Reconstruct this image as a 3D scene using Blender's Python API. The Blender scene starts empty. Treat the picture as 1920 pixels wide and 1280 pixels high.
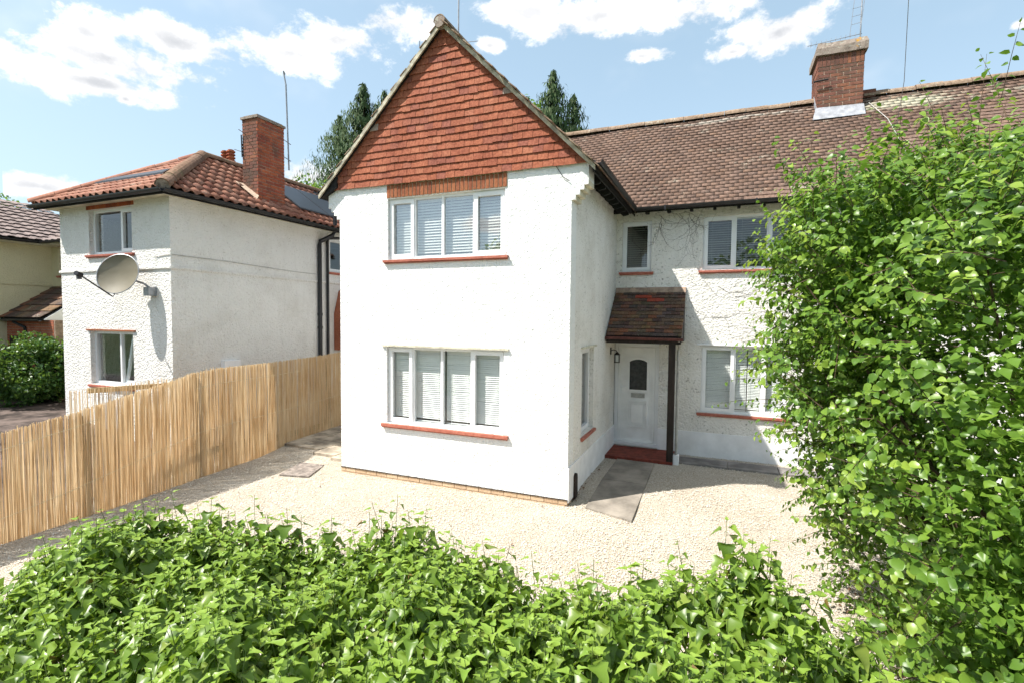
import bpy, math, random
import numpy as np
from mathutils import Vector, Matrix

rng = np.random.default_rng(7)
random.seed(7)
S = bpy.context.scene
COL = S.collection
R = math.radians

# ------------------------------------------------------------------ camera
CAM = Vector((2.079, -7.257, 2.844))
YAW, PITCH, ROLL, FPX = .393, -.047, .009, 945.0
_cy, _sy = math.cos(YAW), math.sin(YAW)
FWD = Vector((-_sy * math.cos(PITCH), _cy * math.cos(PITCH), math.sin(PITCH)))
_r = Vector((_cy, _sy, 0)); _u = _r.cross(FWD)
RGT = math.cos(ROLL) * _r + math.sin(ROLL) * _u
UPV = -math.sin(ROLL) * _r + math.cos(ROLL) * _u
cd = bpy.data.cameras.new('camera')
cd.sensor_width = 36.0
cd.lens = FPX / 1920 * 36
cd.clip_start, cd.clip_end = .05, 2000
cam = bpy.data.objects.new('camera', cd)
m3 = Matrix((RGT, UPV, -FWD)).transposed()
cam.matrix_world = Matrix.Translation(CAM) @ m3.to_4x4()
COL.objects.link(cam)
S.camera = cam

# ------------------------------------------------------------------ light, sky, exposure
SUN_TRAVEL = Vector((1, .8, -1.86)).normalized()
SUN_EL = math.asin(-SUN_TRAVEL.z)
SUN_AZ = math.atan2(-SUN_TRAVEL.x, -SUN_TRAVEL.y)
sl = bpy.data.lights.new('sun', 'SUN')
sl.energy = 2.05
sl.angle = R(.6)
sl.color = (1, .955, .88)
sun = bpy.data.objects.new('sun', sl)
sun.rotation_euler = SUN_TRAVEL.to_track_quat('-Z', 'Y').to_euler()
COL.objects.link(sun)

S.view_settings.view_transform = 'Standard'
S.view_settings.look = 'None'
S.view_settings.gamma = 1
S.view_settings.use_curve_mapping = False
S.view_settings.exposure = 2.16
S.cycles.use_denoising = True
S.cycles.use_adaptive_sampling = True
S.cycles.adaptive_threshold = .02
S.cycles.max_bounces = 6
S.cycles.diffuse_bounces = 4
S.cycles.glossy_bounces = 3
S.cycles.transparent_max_bounces = 16
S.cycles.caustics_reflective = False
S.cycles.caustics_refractive = False
S.cycles.sample_clamp_indirect = 6

SKY_STRENGTH = .08
W = bpy.data.worlds.new('World')
S.world = W
W.use_nodes = True
W.cycles.sampling_method = 'MANUAL'
W.cycles.sample_map_resolution = 512
wn, wl = W.node_tree.nodes, W.node_tree.links
wn.clear()


def wnode(t, **k):
    n = wn.new(t)
    for a, b in k.items():
        setattr(n, a, b)
    return n


def wset(sock, v):
    if isinstance(v, bpy.types.NodeSocket):
        wl.new(v, sock)
    else:
        sock.default_value = v


def wmath(op, a, b=0., c=0., clamp=False):
    n = wnode('ShaderNodeMath', operation=op, use_clamp=clamp)
    wset(n.inputs[0], a); wset(n.inputs[1], b); wset(n.inputs[2], c)
    return n.outputs[0]


def wmix(f, a, b):
    n = wnode('ShaderNodeMix', data_type='RGBA')
    wset(n.inputs[0], f); wset(n.inputs[6], a); wset(n.inputs[7], b)
    return n.outputs[2]


def wsmooth(x, lo, hi):
    n = wnode('ShaderNodeMapRange', interpolation_type='SMOOTHSTEP')
    wset(n.inputs[0], x); n.inputs[1].default_value = lo; n.inputs[2].default_value = hi
    return n.outputs[0]


sky = wnode('ShaderNodeTexSky', sky_type='NISHITA')
sky.sun_disc = False
sky.sun_elevation = SUN_EL
sky.sun_rotation = SUN_AZ % (2 * math.pi)
sky.air_density = 1.0
sky.dust_density = 1.0
sky.ozone_density = 1.0
tc = wnode('ShaderNodeTexCoord')
sep = wnode('ShaderNodeSeparateXYZ'); wl.new(tc.outputs['Generated'], sep.inputs[0])
az = wmath('ARCTAN2', sep.outputs[0], sep.outputs[1])
el = wmath('ARCSINE', wmath('MINIMUM', wmath('MAXIMUM', sep.outputs[2], -1.), 1.))
PER = math.pi / 2
azf = wmath('SUBTRACT', wmath('FLOORED_MODULO', wmath('ADD', az, YAW + PER / 2), PER), PER / 2)


def px_dir(x, y):
    d = FWD + RGT * (x - 960) / FPX - UPV * (y - 640) / FPX
    d.normalize()
    return math.atan2(d.x, d.y) + YAW, math.asin(d.z)


comb = wnode('ShaderNodeCombineXYZ'); wset(comb.inputs[0], azf); wset(comb.inputs[1], el)
dens = None
# cumulus heaps as the photograph shows them, repeated round the horizon
HEAPS = [(40, 120, 150, 62), (160, 60, 90, 52), (200, 108, 190, 55), (330, 80, 135, 40), (180, 155, 190, 30),
         (545, 100, 130, 46), (640, 75, 80, 42), (735, 42, 85, 40),
         (1000, 22, 95, 38), (1130, 30, 190, 55), (1290, 20, 150, 45), (1455, 62, 115, 50), (1375, 98, 55, 20),
         (1205, 106, 52, 20), (918, 86, 30, 17), (70, 350, 150, 28),
         (570, 330, 75, 40), (1915, 45, 25, 13), (235, 186, 26, 14)]
for (bx, by, rx, ry) in HEAPS:
    a0, e0 = px_dir(bx, by)
    a1, _ = px_dir(bx + rx, by)
    _, e1 = px_dir(bx, by - ry)
    s = wnode('ShaderNodeVectorMath', operation='SUBTRACT'); wl.new(comb.outputs[0], s.inputs[0]); s.inputs[1].default_value = (a0, e0, 0)
    q = wnode('ShaderNodeVectorMath', operation='MULTIPLY'); wl.new(s.outputs[0], q.inputs[0])
    q.inputs[1].default_value = (1 / abs(a1 - a0), 1 / abs(e1 - e0), 0)
    ln = wnode('ShaderNodeVectorMath', operation='LENGTH'); wl.new(q.outputs[0], ln.inputs[0])
    dens = ln.outputs[1] if dens is None else wmath('MINIMUM', dens, ln.outputs[1])


def wnoise(scale, detail, rough, off=(0, 0, 0), dist=0.):
    mp = wnode('ShaderNodeMapping'); wl.new(tc.outputs['Generated'], mp.inputs[0])
    mp.inputs['Location'].default_value = off
    mp.inputs['Scale'].default_value = (1, 1, 1.5)
    n = wnode('ShaderNodeTexNoise'); wl.new(mp.outputs[0], n.inputs['Vector'])
    n.inputs['Scale'].default_value = scale; n.inputs['Detail'].default_value = detail
    n.inputs['Roughness'].default_value = rough; n.inputs['Distortion'].default_value = dist
    return n.outputs[0]


n1 = wnoise(10, 7, .66, dist=.1)
n3 = wnoise(3.3, 4, .6, (1, 7, 3))
cd_ = wmath('ADD', wmath('SUBTRACT', 1.02, dens), wmath('MULTIPLY', wmath('SUBTRACT', n1, .5), 3.3))
mask = wsmooth(cd_, .0, .62)
high = wmath('MULTIPLY', wsmooth(n3, .46, .58), wsmooth(el, .60, .72))  # cloud cover overhead, out of view, added to raise the fill light
mask = wmath('MAXIMUM', mask, high)
wisp = wmath('MULTIPLY', wsmooth(n3, .5, .78), .28)
mask = wmath('MAXIMUM', mask, wisp)
shade = wmath('ADD', wmath('ADD', .72, wmath('MULTIPLY', wmath('SUBTRACT', n1, .5), 1.9)), wmath('MULTIPLY', wmath('SUBTRACT', n3, .5), 1.6), clamp=True)
core = wsmooth(cd_, .5, 1.25)
shade = wmath('SUBTRACT', shade, wmath('MULTIPLY', core, .62), clamp=True)
cloudc = wmix(shade, (1.85, 1.92, 2.05, 1), (4.1, 4.05, 4.0, 1))
hz = wmath('POWER', wmath('SUBTRACT', 1., wmath('MAXIMUM', sep.outputs[2], 0.)), 5.)
hs = wnode('ShaderNodeHueSaturation'); wl.new(sky.outputs[0], hs.inputs['Color']); hs.inputs['Saturation'].default_value = .72
skyc = wmix(wmath('MULTIPLY', hz, .55), hs.outputs[0], (2.5, 2.8, 3.0, 1))
skyc2 = wmix(.62, skyc, (1.0, 1.58, 1.9, 1))
final = wmix(mask, skyc2, cloudc)
bg = wnode('ShaderNodeBackground'); wl.new(final, bg.inputs[0]); bg.inputs[1].default_value = SKY_STRENGTH
wo = wnode('ShaderNodeOutputWorld'); wl.new(bg.outputs[0], wo.inputs[0])

# ------------------------------------------------------------------ materials
def nmat(name):
    m = bpy.data.materials.new(name); m.use_nodes = True
    nt = m.node_tree; nt.nodes.clear()
    return m, nt


class NT:
    def __init__(s, nt): s.nt = nt
    def n(s, t, **k):
        x = s.nt.nodes.new(t)
        for a, b in k.items(): setattr(x, a, b)
        return x
    def put(s, sock, v):
        if isinstance(v, bpy.types.NodeSocket): s.nt.links.new(v, sock)
        else: sock.default_value = v
    def math(s, op, a, b=0., clamp=False):
        x = s.n('ShaderNodeMath', operation=op, use_clamp=clamp); s.put(x.inputs[0], a); s.put(x.inputs[1], b); return x.outputs[0]
    def mix(s, f, a, b, blend='MIX'):
        x = s.n('ShaderNodeMix', data_type='RGBA', blend_type=blend); s.put(x.inputs[0], f); s.put(x.inputs[6], a); s.put(x.inputs[7], b); return x.outputs[2]
    def pos(s, scale=(1, 1, 1), off=(0, 0, 0)):
        g = s.n('ShaderNodeNewGeometry'); mp = s.n('ShaderNodeMapping'); s.put(mp.inputs[0], g.outputs['Position'])
        mp.inputs['Scale'].default_value = scale; mp.inputs['Location'].default_value = off
        return mp.outputs[0]
    def noise(s, scale, detail=3, rough=.55, stretch=(1, 1, 1), off=(0, 0, 0), dist=0.):
        x = s.n('ShaderNodeTexNoise'); s.put(x.inputs['Vector'], s.pos(stretch, off))
        x.inputs['Scale'].default_value = scale; x.inputs['Detail'].default_value = detail; x.inputs['Roughness'].default_value = rough
        x.inputs['Distortion'].default_value = dist
        return x.outputs[0]
    def voro(s, scale, feature='F1', out='Distance', rnd=1.):
        x = s.n('ShaderNodeTexVoronoi', feature=feature); s.put(x.inputs['Vector'], s.pos()); x.inputs['Scale'].default_value = scale
        x.inputs['Randomness'].default_value = rnd
        return x.outputs[out]
    def step(s, x, lo, hi):
        r = s.n('ShaderNodeMapRange', interpolation_type='SMOOTHSTEP'); s.put(r.inputs[0], x); r.inputs[1].default_value = lo; r.inputs[2].default_value = hi
        return r.outputs[0]
    def ramp(s, f, cols):
        r = s.n('ShaderNodeValToRGB'); e = r.color_ramp.elements
        while len(e) < len(cols): e.new(.5)
        for i, c in enumerate(cols):
            e[i].position = i / max(1, len(cols) - 1); e[i].color = (*c, 1)
        s.put(r.inputs[0], f); return r.outputs[0]
    def rnd(s):
        o = s.n('ShaderNodeObjectInfo'); g = s.n('ShaderNodeNewGeometry')
        return s.math('FRACT', s.math('ADD', s.math('MULTIPLY', o.outputs['Random'], 5.37), s.math('MULTIPLY', g.outputs['Random Per Island'], 3.71)))
    def bump(s, h, strength, dist):
        b = s.n('ShaderNodeBump'); b.inputs['Strength'].default_value = strength; b.inputs['Distance'].default_value = dist
        s.put(b.inputs['Height'], h); return b.outputs[0]
    def principled(s, col, rough=.8, spec=.3, normal=None, metal=0.):
        p = s.n('ShaderNodeBsdfPrincipled'); s.put(p.inputs['Base Color'], col); s.put(p.inputs['Roughness'], rough)
        p.inputs['Specular IOR Level'].default_value = spec; p.inputs['Metallic'].default_value = metal
        if normal is not None: s.put(p.inputs['Normal'], normal)
        return p.outputs[0]
    def out(s, sh):
        o = s.n('ShaderNodeOutputMaterial'); s.put(o.inputs[0], sh)


def C4(c): return (*c, 1)


def plain(name, col, rough=.7, spec=.3, var=.12, nscale=6, bump=.0, bscale=60, bdist=.004, metal=0., stretch=(1, 1, 1)):
    m, nt = nmat(name); t = NT(nt)
    n = t.noise(nscale, 5, .6, stretch)
    lo = tuple(max(0, c * (1 - var * 1.6)) for c in col); hi = tuple(min(1, c * (1 + var)) for c in col)
    c = t.ramp(t.step(n, .3, .7), [lo, hi])
    nm = t.bump(t.noise(bscale, 4, .6, stretch), bump, bdist) if bump else None
    t.out(t.principled(c, rough, spec, nm, metal)); return m


def piece(name, cols, rough=.85, spec=.25, grain=.25, gscale=40, lichen=None, lscale=5, lth=(.62, .70), bump=.5, moss=None, soot=None, patches=()):
    """clay tile / brick: a colour for each piece, grain, lichen spots"""
    m, nt = nmat(name); t = NT(nt)
    c = t.ramp(t.rnd(), cols)
    g = t.noise(gscale, 4, .65)
    c = t.mix(grain, c, t.mix(t.step(g, .25, .75), (.0, .0, .0, 1), (1, 1, 1, 1)), 'SOFT_LIGHT')
    pat = t.noise(2.2, 4, .6)
    c = t.mix(.35, c, t.mix(t.step(pat, .3, .7), (.2, .2, .2, 1), (.75, .75, .75, 1)), 'SOFT_LIGHT')
    if moss:
        c = t.mix(t.math('MULTIPLY', t.step(t.noise(3.1, 6, .65, off=(3, 1, 0)), .52, .68), .6), c, C4(moss))
    if soot:
        c = t.mix(t.math('MULTIPLY', t.step(t.noise(2.6, 6, .65, off=(7, 4, 1)), .48, .68), .75), c, C4(soot))
    if lichen:
        l = t.step(t.math('ADD', t.math('MULTIPLY', t.noise(lscale * 5, 4, .7), .55), t.math('MULTIPLY', t.noise(lscale * .25, 3, .6, off=(5, 5, 5)), .5)), *lth)
        c = t.mix(t.math('MULTIPLY', l, .85), c, C4(lichen))
    for (px_, py_, pz_, rx_, rz_, col_) in patches:      # crusts of lichen with a place and outline of their own
        q = t.n('ShaderNodeVectorMath', operation='LENGTH'); t.put(q.inputs[0], t.pos((1 / rx_, 1 / rz_, 1 / rz_), (-px_ / rx_, -py_ / rz_, -pz_ / rz_)))
        k = t.step(t.math('SUBTRACT', t.math('ADD', t.math('MULTIPLY', t.noise(11, 5, .7, (.45, 1.6, 1.6)), 2.6), -.62), q.outputs['Value']), .0, .35)
        c = t.mix(t.math('MULTIPLY', k, .6), c, C4(col_))
    nm = t.bump(g, bump, .004)
    t.out(t.principled(c, rough, spec, nm)); return m


def render_mat(name, col, speck, speck_amt, dirt=(.52, .49, .43), dirt_amt=.25, bump=.6):
    """roughcast (pebble-dash) render, painted"""
    m, nt = nmat(name); t = NT(nt)
    v = t.voro(30, 'SMOOTH_F1')
    n = t.noise(24, 4, .7)
    h = t.math('ADD', t.math('MULTIPLY', v, -.8), n)
    pit = t.step(n, .44, .34)
    pit2 = t.math('MULTIPLY', pit, t.step(t.noise(4, 4, .6, off=(2, 9, 4)), .32, .62))
    c = t.mix(t.math('MULTIPLY', t.step(t.noise(1.3, 5, .65), .42, .75), dirt_amt), C4(col), C4(dirt))
    c = t.mix(t.math('MULTIPLY', pit2, speck_amt), c, C4(speck))
    streak = t.step(t.noise(5, 4, .6, (1, 1, .12), (1, 2, 3)), .52, .8)
    c = t.mix(t.math('MULTIPLY', streak, dirt_amt * .55), c, C4(dirt))
    t.out(t.principled(c, .9, .15, t.bump(h, bump, .035))); return m


def leaf_mat(name, cols, rough=.38, spec=.45, trans=.35, tcol=(.32, .5, .06)):
    m, nt = nmat(name); t = NT(nt)
    c = t.ramp(t.rnd(), cols)
    p = t.principled(c, rough, spec)
    tr = t.n('ShaderNodeBsdfTranslucent'); t.put(tr.inputs[0], t.mix(.5, c, C4(tcol)))
    mx = t.n('ShaderNodeMixShader'); mx.inputs[0].default_value = trans
    t.put(mx.inputs[1], p); t.put(mx.inputs[2], tr.outputs[0]); t.out(mx.outputs[0]); return m


def glass_mat(name, tint=(.965, .98, .98), refl=1.0, base=.05):
    m, nt = nmat(name); t = NT(nt)
    fr = t.n('ShaderNodeFresnel'); fr.inputs[0].default_value = 1.6
    b = t.bump(t.noise(1.7, 2, .5), .05, .01)
    bk = t.n('ShaderNodeNewGeometry')
    f = t.math('MULTIPLY', t.math('ADD', t.math('MULTIPLY', fr.outputs[0], refl), base, clamp=True), t.math('SUBTRACT', 1., bk.outputs['Backfacing']))
    tp = t.n('ShaderNodeBsdfTransparent'); tp.inputs[0].default_value = C4(tint)
    gl = t.n('ShaderNodeBsdfGlossy'); gl.inputs['Roughness'].default_value = .01; gl.inputs[0].default_value = (.95, .97, 1, 1); t.put(gl.inputs['Normal'], b)
    mx = t.n('ShaderNodeMixShader'); t.put(mx.inputs[0], f); t.put(mx.inputs[1], tp.outputs[0]); t.put(mx.inputs[2], gl.outputs[0])
    t.out(mx.outputs[0]); return m


def gravel_mat():
    m, nt = nmat('gravel'); t = NT(nt)
    c = t.ramp(t.math('FRACT', t.math('MULTIPLY', t.voro(85, 'F1', 'Color'), 3.3)), [(.37, .31, .24), (.49, .43, .35), (.57, .52, .44), (.63, .59, .52), (.46, .385, .30), (.59, .53, .445)])
    d = t.voro(85, 'F1', 'Distance')
    c = t.mix(t.math('MULTIPLY', t.step(d, .45, .8), .5), c, (.14, .11, .08, 1))
    big = t.noise(.9, 5, .6)
    c = t.mix(.45, c, t.mix(t.step(big, .3, .7), (.35, .33, .30, 1), (.66, .66, .66, 1)), 'SOFT_LIGHT')
    t.out(t.principled(c, .9, .2, t.bump(t.math('MULTIPLY', d, -1.), .9, .015))); return m


def wood_mat(name, cols, stretch, rough=.8, trans=0.):
    m, nt = nmat(name); t = NT(nt)
    c = t.ramp(t.rnd(), cols)
    g = t.noise(30, 4, .65, stretch)
    c = t.mix(.45, c, t.mix(t.step(g, .25, .75), (0, 0, 0, 1), (1, 1, 1, 1)), 'SOFT_LIGHT')
    pat = t.noise(1.6, 4, .6)
    c = t.mix(.4, c, t.mix(t.step(pat, .3, .7), (.25, .24, .22, 1), (.72, .72, .72, 1)), 'SOFT_LIGHT')
    sh = t.principled(c, rough, .25, t.bump(g, .3, .003))
    if trans:
        tr = t.n('ShaderNodeBsdfTranslucent'); t.put(tr.inputs[0], c)
        mx = t.n('ShaderNodeMixShader'); mx.inputs[0].default_value = trans; t.put(mx.inputs[1], sh); t.put(mx.inputs[2], tr.outputs[0]); sh = mx.outputs[0]
    t.out(sh); return m


def cap_mat():
    m, nt = nmat('weathered_concrete'); t = NT(nt)
    c = t.ramp(t.step(t.noise(9, 6, .7), .3, .7), [(.13, .10, .085), (.30, .25, .21), (.24, .19, .165)])
    c = t.mix(t.step(t.noise(14, 5, .7, off=(4, 0, 0)), .56, .68), c, (.40, .39, .33, 1))
    c = t.mix(t.math('MULTIPLY', t.step(t.noise(4.2, 4, .6, off=(1.3, .2, .35)), .60, .68), .9), c, (.48, .25, .03, 1))
    t.out(t.principled(c, .95, .1, t.bump(t.noise(40, 5, .7), .6, .01))); return m


def mesh_mat():
    """perforated dish sheet: part metal, part see-through"""
    m, nt = nmat('mesh_dish'); t = NT(nt)
    p = t.principled(t.ramp(t.noise(6, 3), [(.15, .132, .09), (.20, .175, .12)]), .55, .3)
    tp = t.n('ShaderNodeBsdfTransparent'); mx = t.n('ShaderNodeMixShader'); mx.inputs[0].default_value = .16
    t.put(mx.inputs[1], p); t.put(mx.inputs[2], tp.outputs[0]); t.out(mx.outputs[0]); return m


MT = dict(
    front=render_mat('white_roughcast', (.81, .81, .80), (.46, .45, .42), .55, (.69, .68, .65), .2, .42),
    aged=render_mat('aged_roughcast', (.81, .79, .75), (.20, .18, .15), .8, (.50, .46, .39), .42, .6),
    nbr=render_mat('neighbour_roughcast', (.78, .765, .735), (.42, .39, .35), .55, (.50, .47, .42), .35, .8),
    cream=render_mat('cream_roughcast', (.62, .56, .37), (.40, .35, .22), .4, (.5, .44, .3), .25, .5),
    plinth=plain('white_plinth_paint', (.82, .82, .83), .7, .25, .05, 4, .25, 30, .006),
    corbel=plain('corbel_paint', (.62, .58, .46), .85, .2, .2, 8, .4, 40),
    upvc=plain('white_frame', (.80, .81, .82), .32, .45, .03, 3),
    door=plain('white_door', (.82, .82, .81), .35, .4, .05, 3),
    sill=piece('red_sill', [(.36, .115, .075), (.42, .14, .095), (.32, .10, .07)], .6, .3, .3, 25, bump=.2),
    step=plain('red_step_paint', (.19, .045, .030), .75, .2, .25, 9, .2),
    hung=piece('hung_tile', [(.285, .090, .048), (.315, .105, .057), (.27, .085, .048), (.295, .095, .052), (.235, .08, .055), (.32, .115, .065), (.28, .09, .05)], .85, .2, .45, 35, bump=.4),
    hung_odd=piece('pale_patch_tile', [(.42, .33, .28), (.33, .23, .19)], .85, .2, .4),
    roof=piece('roof_tile', [(.135, .088, .067), (.152, .098, .074), (.145, .096, .075), (.160, .106, .082), (.132, .090, .073), (.168, .106, .076)], .9, .15, .5, 30, (.44, .43, .35), 10, (.625, .68), .5, patches=((5.35, 5.25, 7.2, 1.5, .42, (.50, .50, .38)), (2.2, 5.42, 7.36, 2.6, .14, (.48, .46, .40)), (8.0, 5.2, 7.15, 1.6, .3, (.48, .48, .38)))),
    porch=piece('porch_tile', [(.08, .052, .045), (.135, .072, .056), (.20, .125, .066), (.075, .058, .054), (.13, .088, .062), (.22, .09, .05), (.10, .075, .072), (.17, .11, .06)], .9, .15, .5, 30, (.40, .40, .34), 7, (.63, .68), .5, moss=(.05, .06, .03)),
    porch_red=piece('fresh_red_tile', [(.36, .075, .04), (.33, .07, .045)], .85, .2, .3),
    ridge=piece('ridge_tile', [(.23, .165, .115), (.265, .19, .135), (.21, .15, .11)], .9, .1, .5, 22, (.45, .43, .35), 7, (.60, .66)),
    pantile=piece('pantile', [(.30, .125, .08), (.34, .155, .10), (.265, .105, .07), (.37, .19, .13), (.29, .13, .09)], .8, .25, .4, 25, (.55, .45, .36), 7, (.62, .70)),
    ntile=piece('brown_interlocking_tile', [(.20, .155, .14), (.235, .18, .165), (.175, .135, .125)], .8, .3, .3),
    nridge=piece('mossy_hip_tile', [(.20, .125, .085), (.23, .14, .095), (.17, .11, .08)], .9, .1, .5, 20, moss=(.14, .13, .07)),
    brick=piece('chimney_brick', [(.20, .085, .055), (.16, .075, .058), (.25, .105, .062), (.13, .07, .055), (.22, .095, .07)], .9, .15, .4, 40, soot=(.10, .07, .055)),
    nbrick=piece('orange_red_brick', [(.36, .10, .05), (.42, .125, .06), (.33, .085, .05), (.26, .075, .05), (.45, .15, .075)], .9, .15, .45, 40, soot=(.11, .065, .05)),
    soldier=piece('lintel_brick', [(.26, .085, .04), (.30, .11, .05), (.23, .075, .04)], .85, .2, .4, 40),
    basebrick=piece('buff_brick', [(.52, .37, .24), (.58, .43, .29), (.48, .33, .21), (.55, .42, .30)], .85, .2, .3, 40),
    pbrick=piece('porch_wall_brick', [(.33, .11, .065), (.38, .135, .075), (.28, .09, .055)], .9, .15, .3),
    mortar=plain('mortar', (.50, .38, .29), .95, .1, .2, 20, .3),
    mortar_dark=plain('sooty_mortar', (.34, .25, .19), .95, .1, .25, 8, .3),
    mortar_pale=plain('pale_mortar', (.66, .53, .38), .95, .1, .15, 20, .3),
    verge=plain('verge_board', (.46, .42, .33), .9, .15, .3, 7, .4, 30, .006),
    black=plain('black_plastic', (.018, .018, .02), .4, .4, .2, 10),
    darkwood=plain('dark_stained_timber', (.030, .020, .016), .6, .3, .3, 12, .2, 50, .003, stretch=(1, 1, .2)),
    rafter=plain('black_painted_timber', (.02, .019, .018), .7, .2, .3, 12),
    maroon=plain('maroon_gutter', (.125, .042, .036), .5, .35, .25, 12),
    soffit=plain('pale_soffit', (.62, .58, .46), .7, .2, .15, 5),
    lead=plain('lead_flashing', (.30, .31, .34), .6, .4, .2, 9, .2),
    cap=cap_mat(),
    glass=glass_mat('window_glass', refl=1.0, base=.03),
    glass_up=glass_mat('upper_window_glass', refl=2.0, base=.16),
    dglass=plain('obscured_door_glass', (.035, .037, .038), .25, .5, .3, 14),
    dlead=plain('lead_came', (.012, .012, .013), .5, .4, .1, 10),
    slat=plain('white_slat', (.86, .85, .82), .5, .35, .03, 3),
    slat_b=plain('cream_slat', (.74, .735, .68), .5, .35, .04, 3),
    slat_d=plain('grey_slat', (.46, .46, .40), .5, .35, .04, 3),
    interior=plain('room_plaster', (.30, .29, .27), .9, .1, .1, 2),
    reed=wood_mat('reed', [(.70, .54, .34), (.74, .58, .37), (.67, .51, .31), (.77, .62, .42), (.71, .55, .35), (.62, .46, .28), (.75, .60, .40)], (1, 1, .06), .75, .56),
    rail=wood_mat('pale_rail', [(.50, .36, .19), (.55, .41, .23)], (.2, .2, 1)),
    wire=plain('pale_tie', (.66, .56, .38), .6, .3, .1, 20),
    greyboard=wood_mat('grey_board', [(.085, .075, .062), (.11, .095, .078), (.07, .062, .055)], (1, 1, .1), .9),
    gravel=gravel_mat(),
    pebble=piece('pebble', [(.38, .315, .24), (.54, .485, .40), (.63, .59, .52), (.47, .395, .305), (.58, .525, .44), (.69, .655, .60), (.50, .42, .33)], .85, .25, .2, 60, bump=.0),
    slab=plain('concrete_slab', (.25, .22, .185), .9, .2, .25, 2.2, .35, 60, .004),
    slab_grey=plain('grey_paving_slab', (.22, .205, .195), .9, .2, .25, 3, .35, 60, .004),
    patio=plain('patio_slab', (.36, .31, .245), .9, .2, .35, 3.0, .3, 50, .004),
    cover=plain('brick_red_cover', (.25, .215, .19), .9, .2, .3, 12, .5, 40, .006),
    paving=plain('dark_block_paving', (.105, .080, .070), .9, .2, .45, 3, .5, 22, .012),
    grass=plain('rough_grass', (.06, .095, .03), .95, .1, .35, 3, .6, 40, .03),
    asphalt=plain('asphalt', (.05, .05, .052), .9, .2, .2, 8, .4, 90, .006),
    pavement=plain('pavement', (.20, .19, .175), .9, .2, .2, 4, .3, 60, .004),
    dish=mesh_mat(),
    steel=plain('grey_steel', (.30, .31, .33), .45, .5, .15, 9, metal=.5),
    solar=plain('solar_glass', (.016, .017, .022), .3, .22, .1, 3),
    solarframe=plain('solar_frame', (.04, .04, .045), .35, .5, .1, 9),
    greenstem=plain('green_stem', (.13, .18, .05), .6, .3, .2, 20),
    twig=plain('twig_bark', (.11, .075, .05), .85, .2, .3, 30),
    deadstem=plain('dead_stem', (.085, .055, .04), .9, .1, .3, 30),
    bark=plain('bark', (.10, .075, .055), .9, .15, .35, 12, .6, 30, .02, stretch=(1, 1, .25)),
    palepipe=plain('pale_grey_pipe', (.42, .41, .38), .6, .3, .15, 10),
    ivy=leaf_mat('ivy_leaf', [(.062, .118, .014), (.10, .178, .021), (.135, .225, .027), (.165, .262, .032), (.08, .15, .018), (.19, .285, .038), (.12, .205, .025), (.22, .285, .055)], .36, .38, .34, (.30, .46, .03)),
    ivytip=leaf_mat('young_ivy_leaf', [(.21, .33, .045), (.27, .39, .06), (.18, .30, .04)], .32, .45, .35, (.38, .52, .06)),
    shrub=leaf_mat('shrub_leaf', [(.058, .125, .017), (.088, .172, .022), (.12, .215, .027), (.16, .262, .034), (.068, .14, .019)], .36, .3, .30, (.22, .42, .04)),
    shrubtip=leaf_mat('young_shrub_leaf', [(.19, .30, .04), (.26, .37, .05), (.16, .27, .036)], .34, .45, .38, (.40, .50, .06)),
    conif=leaf_mat('conifer_spray', [(.028, .058, .022), (.042, .078, .030), (.060, .098, .036), (.085, .11, .05)], .7, .15, .15, (.10, .16, .04)),
    treeleaf=leaf_mat('tree_leaf', [(.06, .13, .02), (.10, .19, .03), (.13, .24, .035), (.05, .11, .02)], .5, .3, .35),
    bush=leaf_mat('bush_leaf', [(.022, .065, .014), (.035, .095, .018), (.055, .125, .024), (.09, .165, .04)], .4, .4, .25),
    brownleaf=leaf_mat('dead_leaf', [(.17, .10, .035), (.24, .17, .05), (.12, .07, .03)], .6, .2, .25, (.3, .18, .05)),
    litter=piece('leaf_litter', [(.14, .08, .05), (.20, .12, .07), (.10, .06, .045)], .9, .1, .3),
    lanternglass=glass_mat('lantern_glass', refl=1.2, base=.08),
)


# ------------------------------------------------------------------ geometry helpers
WORLD = {}


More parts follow.
